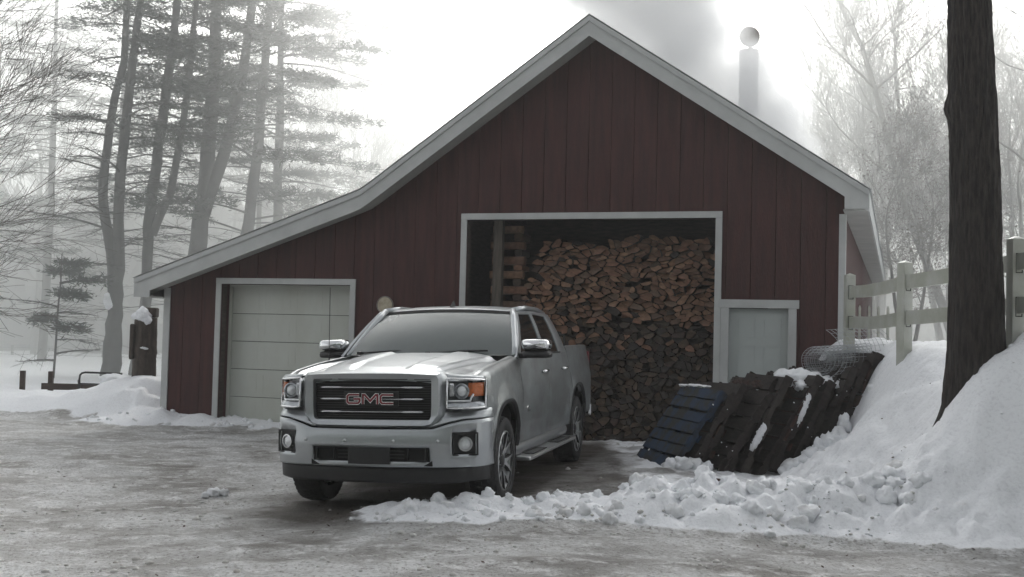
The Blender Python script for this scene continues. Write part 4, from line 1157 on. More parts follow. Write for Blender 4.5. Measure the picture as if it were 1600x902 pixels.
def roofz_(u, v):
    return interp([(-3.08, 1.785), (-3.0, 1.812), (-2.7, 1.855), (-2.2, 1.872), (-1.8, 1.868), (-1.5, 1.84), (-1.40, 1.822)], u) - .035 * (abs(v) / .7) ** 2.5
mb_ = MB(); mb_.grid([[L(u - .06 * (abs(v) / .7) ** 2 * (1 if u > -1.6 else 0), v, roofz_(u, v)) for v in [k * .07 - .70 for k in range(21)]] for u in [-1.40 - k * .07 for k in range(25)]])
mb_.build('roof', M['paint'], trk, smooth=True, solid=.01)
def ws(p, q_):   # p across -1..1, q up 0..1
    a = abs(p); bu = -.63 - .15 * a ** 2; tu = -1.375 - .08 * a ** 2
    bz = 1.362 - .012 * a; tz_ = 1.822 - .028 * a ** 2
    return L(lerp(bu, tu, q_) + .03 * math.sin(q_ * math.pi), p * lerp(.855, .685, q_), lerp(bz, tz_, q_) + .012 * math.sin(q_ * math.pi))
mb_ = MB(); mb_.grid([[ws(k / 10 - 1, q_ / 10) for k in range(21)] for q_ in range(11)]); wso = mb_.build('windshield', M['windshield'], trk, smooth=True)
mb_ = MB()
mb_.grid([[Vector(ws(k / 10 - 1, q_)) + Vector((0, -.003, .003)) for k in range(21)] for q_ in (.93, .975, 1.0)]); mb_.build('shade_band', M['gap'], wso)
w = MB(); w.box(-.13, .13, 1.30, 1.33, 1.69, 1.76); w.build('rear_view_mirror', M['black'], trk, bevel=.01)
mb_ = MB(); mb_.grid([[L(lerp(-3.30, -3.07, q_), v * lerp(.86, .69, q_), lerp(1.34, 1.785, q_)) for v in (-1, -.5, 0, .5, 1)] for q_ in (0, .5, 1)]); mb_.build('rear_window', M['glass'], trk, smooth=True)
w = MB(); w.box(-.87, .87, 3.30, 3.315, .55, 1.335); w.build('cab_back_wall', M['paint'], trk)
# bed
w = MB(); w.box(-.82, .82, 3.33, 4.83, .78, .80); w.build('bed_floor', M['black'], trk)
w = MB(); w.box(-.90, .90, 3.325, 3.345, .80, 1.37); w.build('bed_front_wall', M['paint'], trk)
w = MB(); w.box(-.84, .84, 4.83, 4.885, .62, 1.385); tg = w.build('tailgate', M['paint'], trk, bevel=.012)
w = MB(); w.box(-.12, .12, 4.886, 4.90, 1.20, 1.28); w.build('handle', M['black'], tg)
w = MB(); w.box(-.93, .93, 4.87, 5.0, .48, .66); w.build('rear_bumper', M['chrome'], trk, bevel=.03)
for sg in (-1, 1):
    w = MB(); v0, v1 = sorted((sg * .855, sg * .945)); w.box(v0 - sg * .03, v1 - sg * .03, 4.80, 4.888, .95, 1.33); w.build('tail_light', M['badge_red'], trk, bevel=.01)
w = MB(); w.tube([L(-3.42, -.86, 1.55), L(-3.42, .86, 1.55)], .012, 6); w.tube([L(-3.42, -.86, 1.38), L(-3.42, -.86, 1.55)], .012, 6); w.tube([L(-3.42, .86, 1.38), L(-3.42, .86, 1.55)], .012, 6)
w.tube([L(-3.42, .3, 1.38), L(-3.42, .3, 1.55)], .01, 6); w.tube([L(-3.42, -.3, 1.38), L(-3.42, -.3, 1.55)], .01, 6); w.build('headache_rack', M['black'], trk)

# mirrors, handles, step, antennas, small badge
for sg in (-1, 1):
    c = Vector(L(-.86, sg * 1.07, 1.42)); mb_ = MB()
    def mbox(hw, y0, y1, z0, z1, bulge):
        rows = []
        for i in range(9):
            a = i / 8; r_ = []
            for j in range(17):
                ph = 2 * math.pi * j / 16
                cx_ = math.copysign(abs(math.cos(ph)) ** .45, math.cos(ph)) * hw; cz_ = math.copysign(abs(math.sin(ph)) ** .5, math.sin(ph)) * (z1 - z0) / 2
                k = interp([(0, .0), (.05, .55), (.15, .8), (.35, .95), (.7, 1), (1, 1)], a)
                r_.append((c.x + cx_ * k - sg * cz_ * .06, lerp(y0, y1, a) + c.y, c.z + (z0 + z1) / 2 + cz_ * k))
            rows.append(r_)
        return rows
    mb_.grid(mbox(.145, -.10, .10, -.02, .095, 1)); mo = mb_.build('side_mirror', M['chrome'], trk, smooth=True, angle=60)
    mb_ = MB(); mb_.grid(mbox(.148, -.085, .10, -.10, -.022, 1)); mb_.build('mirror_housing', M['black'], mo, smooth=True, angle=60)
    mb_ = MB(); mb_.box(c.x - .13, c.x + .13, c.y + .09, c.y + .0985, c.z - .09, c.z + .085); mb_.build('mirror_glass', M['glass'], mo)
    mb_ = MB(); x0, x1 = sorted((sg * .89, sg * 1.0)); mb_.box(x0, x1, c.y - .05, c.y + .06, c.z - .098, c.z - .045); mb_.build('mirror_arm', M['black'], mo, bevel=.012)
    for uu in (-1.83, -2.92):
        y_ = sidey(uu, 1.16)
        mb_ = MB(); mb_.tube([L(uu + .11, sg * (y_ + .012), 1.162), L(uu + .06, sg * (y_ + .036), 1.165), L(uu - .06, sg * (y_ + .036), 1.167), L(uu - .11, sg * (y_ + .012), 1.165)], [.014, .017, .017, .014], 8); mb_.build('door_handle', M['chrome'], trk, smooth=True)
    # running board with bright step pads
    mb_ = MB(); mb_.prism([(sg * .90, .385), (sg * 1.055, .375), (sg * 1.07, .36), (sg * 1.06, .335), (sg * .92, .335)], 'y', .62, 3.05); rbd = mb_.build('running_board', M['satin'], trk, bevel=.01)
    mb_ = MB(); x0, x1 = sorted((sg * .925, sg * 1.045))
    for y0_, y1_ in ((.85, 1.5), (2.1, 2.8)):
        mb_ = MB(); mb_.box(x0, x1, y0_, y1_, .381, .388); mb_.build('step_pad', M['black'], rbd)
    for yy in (.8, 1.7, 2.7):
        mb_ = MB(); x0, x1 = sorted((sg * .7, sg * .93)); mb_.box(x0, x1, yy, yy + .05, .37, .42); mb_.build('bracket', M['satin'], rbd)
    mb_ = MB(); y_ = sidey(-1.0, .80); mb_.prism([(.93, .79), (1.05, .79), (1.07, .83), (1.0, .85), (.93, .83)], 'x', sg * (y_ + .001), sg * (y_ + .006)); mb_.build('door_emblem', M['chrome'], trk)
    # gap between door and fender is real; keyhole-side mud flap
    mb_ = MB(); x0, x1 = sorted((sg * .70, sg * .95)); mb_.box(x0, x1, .49, .50, .27, .55); mb_.build('mud_flap', M['black'], trk)
w = MB(); w.tube([L(-.35, -.90, 1.30), L(-.36, -.905, 1.40), L(-.40, -.91, 2.03)], [.008, .0045, .0028], 6); w.build('mast_antenna', M['black'], trk)
w = MB(); w.add([L(-1.52, -.012, 1.85), L(-1.52, .012, 1.85), L(-1.66, .02, 1.862), L(-1.66, -.02, 1.862), L(-1.64, 0, 1.925), L(-1.60, 0, 1.91)], [(0, 1, 5), (1, 2, 4, 5), (2, 3, 4), (3, 0, 5, 4), (0, 3, 2, 1)]); w.build('fin_antenna', M['black'], trk)

# wheels
def make_wheel():
    we = bpy.data.objects.new('wheel', None); col.objects.link(we); we.parent = trk
    mb_ = MB()
    # tyre: outside face at +x
    prof = [(.265, .11), (.285, .125), (.32, .135), (.36, .132), (.388, .118), (.400, .10), (.405, .06), (.405, -.06), (.400, -.10), (.388, -.118), (.36, -.132), (.32, -.135), (.285, -.125), (.265, -.11)]
    mb_.lathe(prof, (0, 0, 0), 'x', 64)
    # tread and shoulder blocks
    for i in range(44):
        a0 = 2 * math.pi * i / 44; a1 = a0 + 2 * math.pi / 44 * .58
        for x0, x1, r0, r1, sh_ in ((.062, .122, .409, .392, 0), (-.122, -.062, .392, .409, 0.5), (.004, .056, .411, .411, .3), (-.056, -.004, .411, .411, .7)):
            d = sh_ * 2 * math.pi / 44
            q_ = []
            for (x, r_) in ((x0, r0 if x0 > 0 or x0 > -.06 else r0), (x1, r1)):
                for a in (a0 + d, a1 + d): q_.append((x, r_ * math.cos(a), r_ * math.sin(a)))
            q2 = [(p[0], p[1] * .965, p[2] * .965) for p in q_]
            mb_.add(q_ + q2, [(0, 1, 3, 2), (0, 2, 6, 4), (1, 5, 7, 3), (0, 4, 5, 1), (2, 3, 7, 6)])
    ty = mb_.build('tyre', M['rubber'], we, smooth=True, angle=35)
    mb_ = MB(); mb_.lathe([(.262, .128), (.272, .124), (.272, .11), (.255, .10), (.245, .06), (.235, -.10)], (0, 0, 0), 'x', 64)
    rm = mb_.build('rim', M['satin'], we, smooth=True, angle=35)
    mb_ = MB(); mb_.lathe([(.245, .02), (.06, .015), (0, .02)], (0, 0, 0), 'x', 32); mb_.build('brake_disc', M['gap'], we)
    # six split spokes: machined face, dark flanks
    mf = MB(); md_ = MB()
    for i in range(6):
        a = 2 * math.pi * i / 6 + .3
        for sgn in (-1, 1):
            def pt(r_, off, x):
                aa = a; ca, sa = math.cos(aa), math.sin(aa)
                return (x, r_ * ca - off * sa, r_ * sa + off * ca)
            secs = [(.05, .0, .026, .085), (.11, .008 * sgn, .022, .100), (.165, .030 * sgn, .014, .108), (.255, .070 * sgn, .013, .118)]
            top_ = []; bot_ = []
            for r_, off, hw, x in secs:
                top_.append([pt(r_, off - hw, x), pt(r_, off + hw, x)])
                bot_.append([pt(r_, off - hw - .006, x - .035), pt(r_, off - hw, x), pt(r_, off + hw, x), pt(r_, off + hw + .006, x - .035)])
            mf.grid(top_)
            md_.grid([[p[0], (p[1][0] - .0006, p[1][1], p[1][2])] for p in bot_]); md_.grid([[(p[2][0] - .0006, p[2][1], p[2][2]), p[3]] for p in bot_])
    mf.build('spokes', M['satin'], rm); md_.build('spoke_flanks', M['black'], rm)
    mb_ = MB(); mb_.lathe([(.065, .07), (.062, .095), (.045, .105), (0, .108)], (0, 0, 0), 'x', 24); mb_.build('hub_cap', M['black'], rm, smooth=True, angle=40)
    mb_ = MB()
    for i in range(6):
        a = 2 * math.pi * i / 6 + .3 + math.pi / 6; mb_.lathe([(.011, .06), (.011, .098), (0, .10)], (0, .085 * math.cos(a), .085 * math.sin(a)), 'x', 8)
    mb_.build('lug_nuts', M['chrome'], rm)
    return we
w0 = make_wheel(); first = True
for ax in (0, AXR):
    for sg in (1, -1):
        if first: we = w0; first = False
        else:
            we = copy_tree(w0, trk)
        we.location = L(ax, sg * .845, .405); we.rotation_euler = (random.uniform(0, 6), 0, 0) if sg > 0 else (random.uniform(0, 6), 0, math.pi)

# ------------------------------------------------------------------ trees
def grow(mb_, p, d, ln, r, depth, rr, spread=.55, up=.05, tips=None, kink=.18, minr=.004, nb=(2, 4), sides=None, ratio=.62, droop=0):
    n = 5 if depth > 1 else 3; pts_ = [p]; rad = [r]; q_ = p.copy(); dd = d.normalized()
    for i in range(n):
        dd = (dd + Vector((rr.uniform(-kink, kink), rr.uniform(-kink, kink), rr.uniform(-kink, kink) + up - droop * i / n))).normalized()
        q_ = q_ + dd * (ln / n); pts_.append(q_.copy()); rad.append(max(minr, r * (1 - .55 * (i + 1) / n)))
    mb_.tube(pts_, rad, sides or (7 if r > .08 else 5 if r > .03 else 3), cap=False)
    if tips is not None and depth <= 1: tips.append((pts_[-1], dd)); tips.append((pts_[len(pts_) // 2], dd))
    if depth <= 0: return
    k = rr.randint(*nb) + (1 if depth > 2 else 0)
    for i in range(k):
        t = rr.uniform(.3, .98); j = min(int(t * n), n - 1); bp_ = pts_[j].lerp(pts_[j + 1], t * n - j)
        base = (pts_[j + 1] - pts_[j]).normalized(); o_ = base.orthogonal().normalized(); o_ = Matrix.Rotation(rr.uniform(0, 6.28), 3, base) @ o_
        nd = (base + o_ * spread * rr.uniform(.7, 1.7)).normalized()
        grow(mb_, bp_, nd, ln * rr.uniform(ratio - .12, ratio + .12), max(minr, rad[j] * rr.uniform(.45, .65)), depth - 1, rr, spread, up, tips, kink * 1.1, minr, nb, None, ratio, droop)
    # the leader carries on
    grow(mb_, pts_[-1], dd, ln * .72, rad[-1], depth - 1, rr, spread, up, tips, kink * 1.1, minr, nb, None, ratio, droop)

def bare_tree(x, y, h, r, seed, label, group, stems=1, depth=4, lean=(0, 0), spread=.5, z=None, minr=.006, leaves=0, up=.05):
    rr = random.Random(seed); root = empty('bare_tree', (x, y, (terrain(x, y)[0] if z is None else z) - .1)); tag(root, label, 'tree', group)
    tr = MB(); cr = MB(); tips = []
    for s_ in range(stems):
        a = 6.28 * s_ / stems + seed; off = Vector((math.cos(a), math.sin(a), 0)) * (.15 if stems > 1 else 0)
        d = Vector((lean[0] + (.10 * math.cos(a) if stems > 1 else 0), lean[1], 1)).normalized()
        n = 7; pts_ = [off]; rad = [r * 1.15]; q_ = off.copy()
        for i in range(n):
            d = (d + Vector((rr.uniform(-.07, .07), rr.uniform(-.07, .07), .04))).normalized(); q_ = q_ + d * h * .62 / n
            pts_.append(q_.copy()); rad.append(r * (1 - .5 * (i + 1) / n))
        tr.tube(pts_, rad, 9, cap=False)
        for i in range(3, n + 1):
            for b in range(rr.randint(1, 3)):
                o_ = Vector((rr.uniform(-1, 1), rr.uniform(-1, 1), rr.uniform(.2, .9))).normalized()
                grow(cr, pts_[i], o_, h * rr.uniform(.16, .28), rad[i] * rr.uniform(.3, .5), depth - 1, rr, spread, up, tips, minr=minr)
        grow(cr, pts_[-1], d, h * .28, rad[-1], depth, rr, spread, up, tips, minr=minr)
    tr.build('trunk', M['twig'], root, smooth=True); cr.build('crown', M['twig'], root, smooth=True)
    if leaves:
        lf = MB()
        for (p, d) in tips:
            for k in range(leaves):
                if rr.random() < .6:
                    c = p + Vector((rr.gauss(0, .12), rr.gauss(0, .12), rr.gauss(0, .1))); a = Vector((rr.uniform(-1, 1), rr.uniform(-1, 1), rr.uniform(-1, 0))).normalized() * .05; b = a.orthogonal().normalized() * .03
                    lf.add([c - a, c + b, c + a, c - b], [(0, 1, 2, 3)])
        lf.build('leaves', M['leaf'], root, recalc=False)
    return root

def wx(px, Y): return (px - 800) / 1836.0 * Y
def pine(x, y, stems, seed, label, z0=0, dens=1.0, lo=6, hi=15, reach=3.2, group='tall pines left of the barn', dead=.5):
    # stems: list of lists of (dx, z, radius)
    rr = random.Random(seed); root = empty('pine_tree', (x, y, z0)); tag(root, label, 'tree', group)
    tr = MB(); br = MB(); nd = MB()
    def needle_spray(p, d, s_):
        for i in range(int(12 * dens)):
            a = (d + Vector((rr.gauss(0, .7), rr.gauss(0, .7), rr.gauss(.1, .45)))).normalized() * s_ * rr.uniform(.6, 1.5)
            b = a.orthogonal().normalized(); b = Matrix.Rotation(rr.uniform(0, 6.28), 3, a.normalized()) @ b * s_ * .10
            c = p + Vector((rr.gauss(0, .10), rr.gauss(0, .10), rr.gauss(0, .05)))
            nd.add([c, c + a * .5 + b, c + a, c + a * .5 - b], [(0, 1, 2, 3)])
    for st in stems:
        pts_ = []; rad = []
        for (a, b) in zip(st, st[1:]):
            for k in range(4):
                t = k / 4; pts_.append(Vector((lerp(a[0], b[0], t) + rr.gauss(0, .015), (a[1] * .03) * 0 + rr.gauss(0, .015), lerp(a[1], b[1], t)))); rad.append(.66 * lerp(a[2], b[2], t) * rr.uniform(.95, 1.06))
        a = st[-1]; pts_.append(Vector((a[0], 0, a[1]))); rad.append(a[2] * .66)
        tr.tube(pts_, rad, 11, cap=False)
        zt_ = st[-1][1]; zz_ = st[0][1] + 2.0 if st[0][1] > 1 else lo * .45
        while zz_ < zt_:
            i = next((i for i in range(len(pts_) - 1) if pts_[i + 1].z >= zz_), len(pts_) - 2); p = pts_[i].lerp(pts_[i + 1], .5); p.z = zz_
            a = rr.uniform(0, 6.28); rc = reach * rr.uniform(.45, 1.1) * lerp(1, .55, max(0, (zz_ - lo) / (zt_ - lo + 1)))
            green = zz_ > lo * rr.uniform(.75, 1.2) and rr.random() < .85
            d = Vector((math.cos(a), math.sin(a), rr.uniform(.0, .35)))
            n = 7; bp_ = [p.copy()]; q_ = p.copy(); dd = d.normalized()
            for k in range(n):
                dd = (dd + Vector((rr.uniform(-.14, .14), rr.uniform(-.14, .14), -.05 + .06 * (k > 4)))).normalized(); q_ = q_ + dd * rc / n; bp_.append(q_.copy())
            r0 = rr.uniform(.022, .045)
            br.tube(bp_, [r0 * (1 - .8 * k / n) for k in range(n + 1)], 4, cap=False)
            for k in range(2, n + 1):
                for s2 in (-1, 1):
                    if rr.random() < .2: continue
                    sd_ = (Vector((-dd.y, dd.x, 0)) * s2 + dd * rr.uniform(.4, 1.0) + Vector((0, 0, rr.uniform(-.12, .2)))).normalized(); ln = rc * .34 * rr.uniform(.5, 1.1) * (1 if k < n else .6)
                    tw = [bp_[k], bp_[k] + sd_ * ln * .5 + Vector((0, 0, -.02)), bp_[k] + sd_ * ln]
                    br.tube(tw, [.011, .008, .004], 3, cap=False)
                    if not green: 
                        for m_ in range(2):
                            e = tw[1] + Vector((rr.gauss(0, .3), rr.gauss(0, .3), rr.gauss(0, .15))); br.tube([tw[1], e], [.006, .003], 3, cap=False)
                    if green:
                        for m_ in range(3): needle_spray(bp_[k].lerp(tw[2], .35 + .32 * m_), sd_, .17)
            zz_ += rr.uniform(.10, .34) / (1 if green else .7)
    tr.build('trunk', M['pine_bark'], root, smooth=True); br.build('branches', M['pine_bark'], root)
    if nd.v: nd.build('needles', M['needles'], root, recalc=False)
    return root

def st(px_list, Y, x0):
    # a stem given by sideways offset, height and radius
    return px_list
# tall pines to the left, each with its own stems
pine(-11.45, 34, [[(-.1, -.3, .47), (-.05, .9, .40), (.0, 2.0, .34), (-.12, 3.3, .24), (-.50, 5.4, .21), (-.40, 7.4, .18), (-.05, 9.4, .16), (.10, 12.5, .11), (.1, 18, .04)],
                  [(.0, 1.9, .30), (.02, 3.3, .25), (.0, 6.3, .22), (.18, 8.9, .19), (.42, 12.0, .13), (.6, 18, .05)]], 1, 'tall twin-stemmed pine with a thick leaning base behind the metal rail', lo=7.5, reach=2.8, dens=.6)
pine(-10.75, 34.6, [[(-.35, -.3, .32), (-.1, 1.2, .28), (.0, 3.0, .24), (-.05, 4.6, .24), (.18, 7.0, .22), (.50, 10, .19), (.65, 13, .12), (.7, 18, .05)],
                  [(.1, 4.4, .2), (.55, 5.6, .17), (.95, 8.2, .15), (1.15, 11.5, .11), (1.25, 17, .04)]], 2, 'tall forked pine just right of the twin-stemmed pine', lo=8.5, reach=2.8, dens=.6)
pine(-9.6, 35.5, [[(-.1, -.3, .44), (0, 3.6, .40), (.25, 6.3, .34), (.36, 9.4, .29), (.36, 12, .22), (.5, 19, .06)],
                  [(.2, 5.1, .3), (.75, 7.0, .26), (1.25, 9.5, .23), (1.55, 12.8, .16), (1.7, 19, .05)]], 3, 'thick V-forked pine rising behind the low left eave', lo=7.5, reach=3.2, dens=.8)
pine(-8.55, 36.5, [[(.2, -.3, .36), (.15, 3.5, .32), (.3, 5.0, .27), (.5, 7.4, .24), (.62, 10, .2), (.8, 13, .15), (.9, 20, .05)]], 4, 'densest dark green pine standing nearest the roof on the left', lo=4.0, reach=4.6, dens=2.6)
pine(-7.9, 38.5, [[(.2, -.3, .28), (.15, 4.5, .25), (.1, 9, .2), (.0, 13, .12), (.0, 19, .04)]], 9, 'pine half hidden behind the densest pine', lo=7.0, reach=4.0, dens=1.9)
pine(-15.6, 46, [[(0, -.3, .3), (.1, 5, .25), (.1, 10, .2), (.2, 16, .1)]], 5, 'single straight pine trunk fading into fog at the far left', lo=6, reach=3.0, dens=.7)
pine(-17.5, 44, [[(0, -.3, .26), (.1, 6, .2), (.0, 15, .08)]], 12, 'slim pine at the left edge of the photo deep in the fog', lo=3, reach=3.4, dens=1.0)
pine(-13.2, 58, [[(0, -.3, .3), (.1, 6, .2), (.0, 16, .08)]], 15, 'faint far pine in the fog between the near trunks', lo=3, reach=3.6, dens=1.2)

def side_tree():
    # leafless tree whose trunk stands outside the frame on the left and whose boughs sweep in
    rr = random.Random(31); x, y = -13.9, 26.5
    root = empty('bare_tree', (x, y, -.1)); tag(root, 'leafless tree sweeping fine drooping boughs in from the left edge', 'tree')
    tr = MB(); tr.tube([(0, 0, 0), (.05, 0, 2), (0, 0, 4), (.1, .05, 6.5), (.15, 0, 9), (.2, 0, 12)], [.3, .24, .22, .17, .12, .05], 11); tr.build('trunk', M['twig'], root, smooth=True)
    cr = MB()
    for i in range(42):
        z = 1.8 + 10.5 * i / 42 + rr.uniform(-.15, .15); a = rr.uniform(-1.1, 1.1) if i % 3 else rr.uniform(1.5, 4.7)
        el = interp([(1.5, -.1), (3.5, .1), (5, .35), (10, .6)], z) + rr.uniform(-.1, .15)
        d = Vector((math.cos(a), math.sin(a), el)).normalized()
        grow(cr, Vector((.05, 0, z)), d, rr.uniform(1.3, 2.1) * (1.15 if z > 3 else .9), rr.uniform(.022, .045), 3, rr, .42, .03, None, .11, .0045, (2, 4), None, .68)
    cr.build('crown', M['twig'], root, smooth=True)
side_tree()
# small conifer bough low between trunk and fence (young pine)
pine(-12.2, 31.5, [[(0, -.3, .05), (.05, 2, .04), (.1, 3.6, .02)]], 21, 'young pine with a few low feathery boughs left of the thick trunk', lo=1.6, reach=1.7, dens=1.4, group=None)

# bare trees behind the barn and right of it
bare_tree(wx(545, 50), 50, 12, .08, 3, 'faint bare tree above the kink of the roof, left of the ridge', 'bare trees fading in the fog', 3, 4, minr=.008)
bare_tree(wx(600, 54), 54, 13, .08, 4, 'pale bare tree showing just over the left main roof slope', 'bare trees fading in the fog', 2, 4, minr=.008)
bare_tree(wx(690, 50), 58, 14.6, .12, 5, 'faintest bare tree top midway up the left roof slope', 'bare trees fading in the fog', 2, 4, minr=.009)
bare_tree(wx(1290, 48), 50, 14, .10, 6, 'many-stemmed bare tree in fog above the right roof slope', 'bare trees fading in the fog', 4, 4, minr=.008, z=1)
bare_tree(wx(1360, 48), 48, 14, .09, 7, 'slim bare tree just right of the right eave', 'bare trees fading in the fog', 3, 4, minr=.007, z=1.3)
bare_tree(wx(1500, 40), 40, 18, .17, 8, 'tall bare tree leaning left behind the thick trunk', 'bare trees fading in the fog', 1, 5, lean=(-.28, 0), spread=.45, z=1.5, minr=.006)
bare_tree(wx(1475, 46), 46, 17, .14, 18, 'bare tree with wide upper boughs between eave and thick trunk', 'bare trees fading in the fog', 1, 5, lean=(-.16, 0), spread=.5, z=1.5, minr=.006)
bare_tree(wx(1420, 36), 36, 6.2, .07, 9, 'low bushy tree with a few brown leaves behind the white fence', 'bare trees fading in the fog', 2, 4, z=1.4, leaves=1, minr=.005)
bare_tree(wx(1490, 42), 42, 8, .09, 10, 'bushy tree with brown leaves left of the thick trunk behind the fence', 'bare trees fading in the fog', 2, 4, z=1.5, leaves=1, minr=.005)
bare_tree(wx(1590, 40), 40, 9.5, .11, 11, 'dense twiggy tree right of the thick trunk', 'bare trees fading in the fog', 2, 4, z=1.6, leaves=0, minr=.006)
bare_tree(wx(1625, 34), 34, 15.5, .11, 13, 'bare tree with long rising boughs at the right edge', 'bare trees fading in the fog', 1, 5, lean=(.02, 0), z=1.6, minr=.005)
bare_tree(wx(1650, 44), 44, 11.5, .12, 14, 'dark twiggy tree partly beyond the right edge', 'bare trees fading in the fog', 2, 5, z=1.6, minr=.007)
bare_tree(wx(1395, 50), 52, 11, .12, 15, 'faint bare tree far behind the fence', 'bare trees fading in the fog', 3, 4, z=1.6, minr=.009)
bare_tree(wx(1540, 46), 48, 12, .12, 16, 'faint tall bare tree far behind the thick trunk', 'bare trees fading in the fog', 3, 4, z=1.6, minr=.009)
bare_tree(wx(60, 55), 55, 13, .14, 17, 'faint bare tree in fog at the far left field edge', 'bare trees fading in the fog', 2, 4, minr=.01)
bare_tree(wx(330, 60), 60, 12, .14, 20, 'faint bare tree behind the pines near the low eave', 'bare trees fading in the fog', 2, 4, minr=.01)
# far wood: one mass of stems in the fog
fw = MB(); rr = random.Random(5)
for i in range(420):
    y = rr.uniform(78, 120); x = rr.uniform(-.62, .62) * y
    h = rr.uniform(5, 9) * (1.15 if x > 8 else 1); r_ = rr.uniform(.06, .16)
    p = Vector((x, y, 0)); fw.tube([p, p + Vector((rr.uniform(-.3, .3), 0, h * .5)), p + Vector((rr.uniform(-.7, .7), 0, h))], [r_, r_ * .7, .02], 4, cap=False)
    for k in range(12):
        z = h * rr.uniform(.25, .97); a = rr.uniform(0, 6.28); l_ = rr.uniform(.6, 1.9); b = p + Vector((0, 0, z)); e = b + Vector((math.cos(a) * l_, math.sin(a) * l_, rr.uniform(.1, 1.2)))
        fw.tube([b, e], [.035, .01], 3, cap=False)
        for m_ in range(3):
            s_ = b.lerp(e, rr.uniform(.3, 1)); fw.tube([s_, s_ + Vector((rr.uniform(-.7, .7), rr.uniform(-.7, .7), rr.uniform(0, .7)))], [.016, .007], 3, cap=False)
for i in range(330):
    y = rr.uniform(60, 80); x = rr.choice((rr.uniform(-46, -8), rr.uniform(-46, -14), rr.uniform(13, 40)))
    h = rr.uniform(7, 11) * (1 if x < 0 else .8); r0 = h * rr.uniform(.16, .24)
    rows = []
    for k in range(15):
        t = k / 14; b_ = r0 * (1 - t) ** .8 * (1.0 if k % 2 == 0 else .6) + .03
        row = [(x + b_ * (1 + .3 * rr.uniform(-1, 1)) * math.cos(6.283 * j / 9), y + b_ * (1 + .3 * rr.uniform(-1, 1)) * math.sin(6.283 * j / 9), h * t - (.3 if k % 2 == 0 else 0)) for j in range(9)]
        rows.append(row + [row[0]])
    fw.grid(rows)
tag(fw.build('far_wood', M['twig'], recalc=False), 'far wood of bare stems almost lost in the fog', 'wood', kind='stuff')

# the big trunk on the bank
tx_, ty_ = 4.33, 11.0; z0 = 0.85
root = empty('tree', (tx_, ty_, z0)); tag(root, 'thick dark rough-barked tree trunk rising from the snow bank on the right', 'tree')
mb_ = MB(); rows = []
NA = 150; z = 0.0
prof = [(0, .335, 0.06), (.25, .285, .045), (.6, .262, .03), (1.2, .245, .02), (2.2, .226, 0), (3.0, .213, -.035), (4.0, .19, -.075), (5.5, .175, -.10), (8, .15, -.05), (10, .11, .1)]
while z <= 10:
    r0 = interp([(p[0], p[1]) for p in prof], z); cx_ = interp([(p[0], p[2]) for p in prof], z); row = []
    for j in range(NA):
        a = 2 * math.pi * j / NA
        u, v_ = math.cos(a), math.sin(a)
        n1 = noise.noise(Vector((u * 7.5, v_ * 7.5, z * 2.6))); n2 = noise.noise(Vector((u * 13, v_ * 13, z * 4.5)))
        ridg = 1 - abs(n1) * 2.2
        r_ = r0 * (1 + .03 * noise.noise(Vector((u, v_, z * .5)))) + .020 * ridg + .012 * n2
        r_ += .05 * math.exp(-((z - 2.90) / .10) ** 2) * max(0, -u) ** 3   # healed knot on the left side
        if z < .9: r_ += .09 * (1 - z / .9) ** 2 * (.5 + .5 * math.cos(4 * a + 1))
        row.append((1.0 * cx_ + .94 * r_ * u, .94 * r_ * v_, z * 1.055))
    row.append(row[0]); rows.append(row); z += .05 if z < 5 else .2
mb_.grid(rows); mb_.build('trunk', M['bark'], root, smooth=True, weld=True)
cr = MB(); rr = random.Random(4)
for (z, d, l_, r_) in ((5.6, (-1, .1, .45), 2.6, .07), (6.5, (.8, .5, .6), 2.4, .06), (7.4, (-.6, -.5, .7), 2.2, .06), (8.3, (.5, .8, .8), 2, .05), (9.9, (0, 0, 1), 2, .08), (9, (-.7, .6, .8), 2, .05)):
    grow(cr, Vector((0, 0, z)), Vector(d), l_, r_, 3, rr, .5, .04, None, .14, .004)
# the long bough whose hanging twig tips reach into the top of the picture
cr.tube([(0, 0, 5.2), (-.9, .1, 5.55), (-1.9, .2, 5.5), (-2.9, .3, 5.25), (-3.6, .3, 4.95)], [.06, .045, .03, .018, .01], 6, cap=False)
for (a, b, c) in (((-2.02, .22, 5.42), (-1.98, .2, 4.75), (-1.93, .2, 4.31)), ((-2.02, .22, 5.42), (-2.12, .2, 4.65), (-2.18, .2, 4.30)),
                  ((-2.72, .3, 5.25), (-2.74, .3, 4.6), (-2.66, .3, 4.27)), ((-2.80, .3, 5.1), (-2.72, .3, 4.45), (-2.77, .3, 4.30)), ((-3.6, .3, 4.95), (-3.3, .3, 4.5), (-3.2, .3, 4.36))):
    cr.tube([a, b, c], [.008, .006, .004], 4, cap=False)
cr.build('crown', M['bark'], root, smooth=True)

# ------------------------------------------------------------------ things by the left bank
o = empty('carved_post', (-7.02, 22.6, .42)); tag(o, 'thick dark carved wooden post topped with snow beside the barn corner', 'carved post')
mb_ = MB(); rows = []
for i in range(41):
    z = 1.62 * i / 40 * .88; r0 = interp([(0, .28), (.08, .235), (.62, .215), (.66, .235), (.8, .235), (.98, .225), (1.0, .215), (1.45, .205)], z); row = []
    for j in range(28):
        a = 2 * math.pi * j / 28; rr_ = r0 * (1 + .06 * math.cos(4 * a + .6)) * (1 + .08 * nz(math.cos(a) * 3, math.sin(a) * 3, z * 4))
        if .62 < z < .72: rr_ -= .02
        row.append((rr_ * math.cos(a), rr_ * math.sin(a), z))
    row.append(row[0]); rows.append(row)
mb_.grid(rows); mb_.add([rows[-1][k] for k in range(28)], [tuple(range(28))]); mb_.build('trunk', M['carved'], o, smooth=True, weld=True, angle=60)
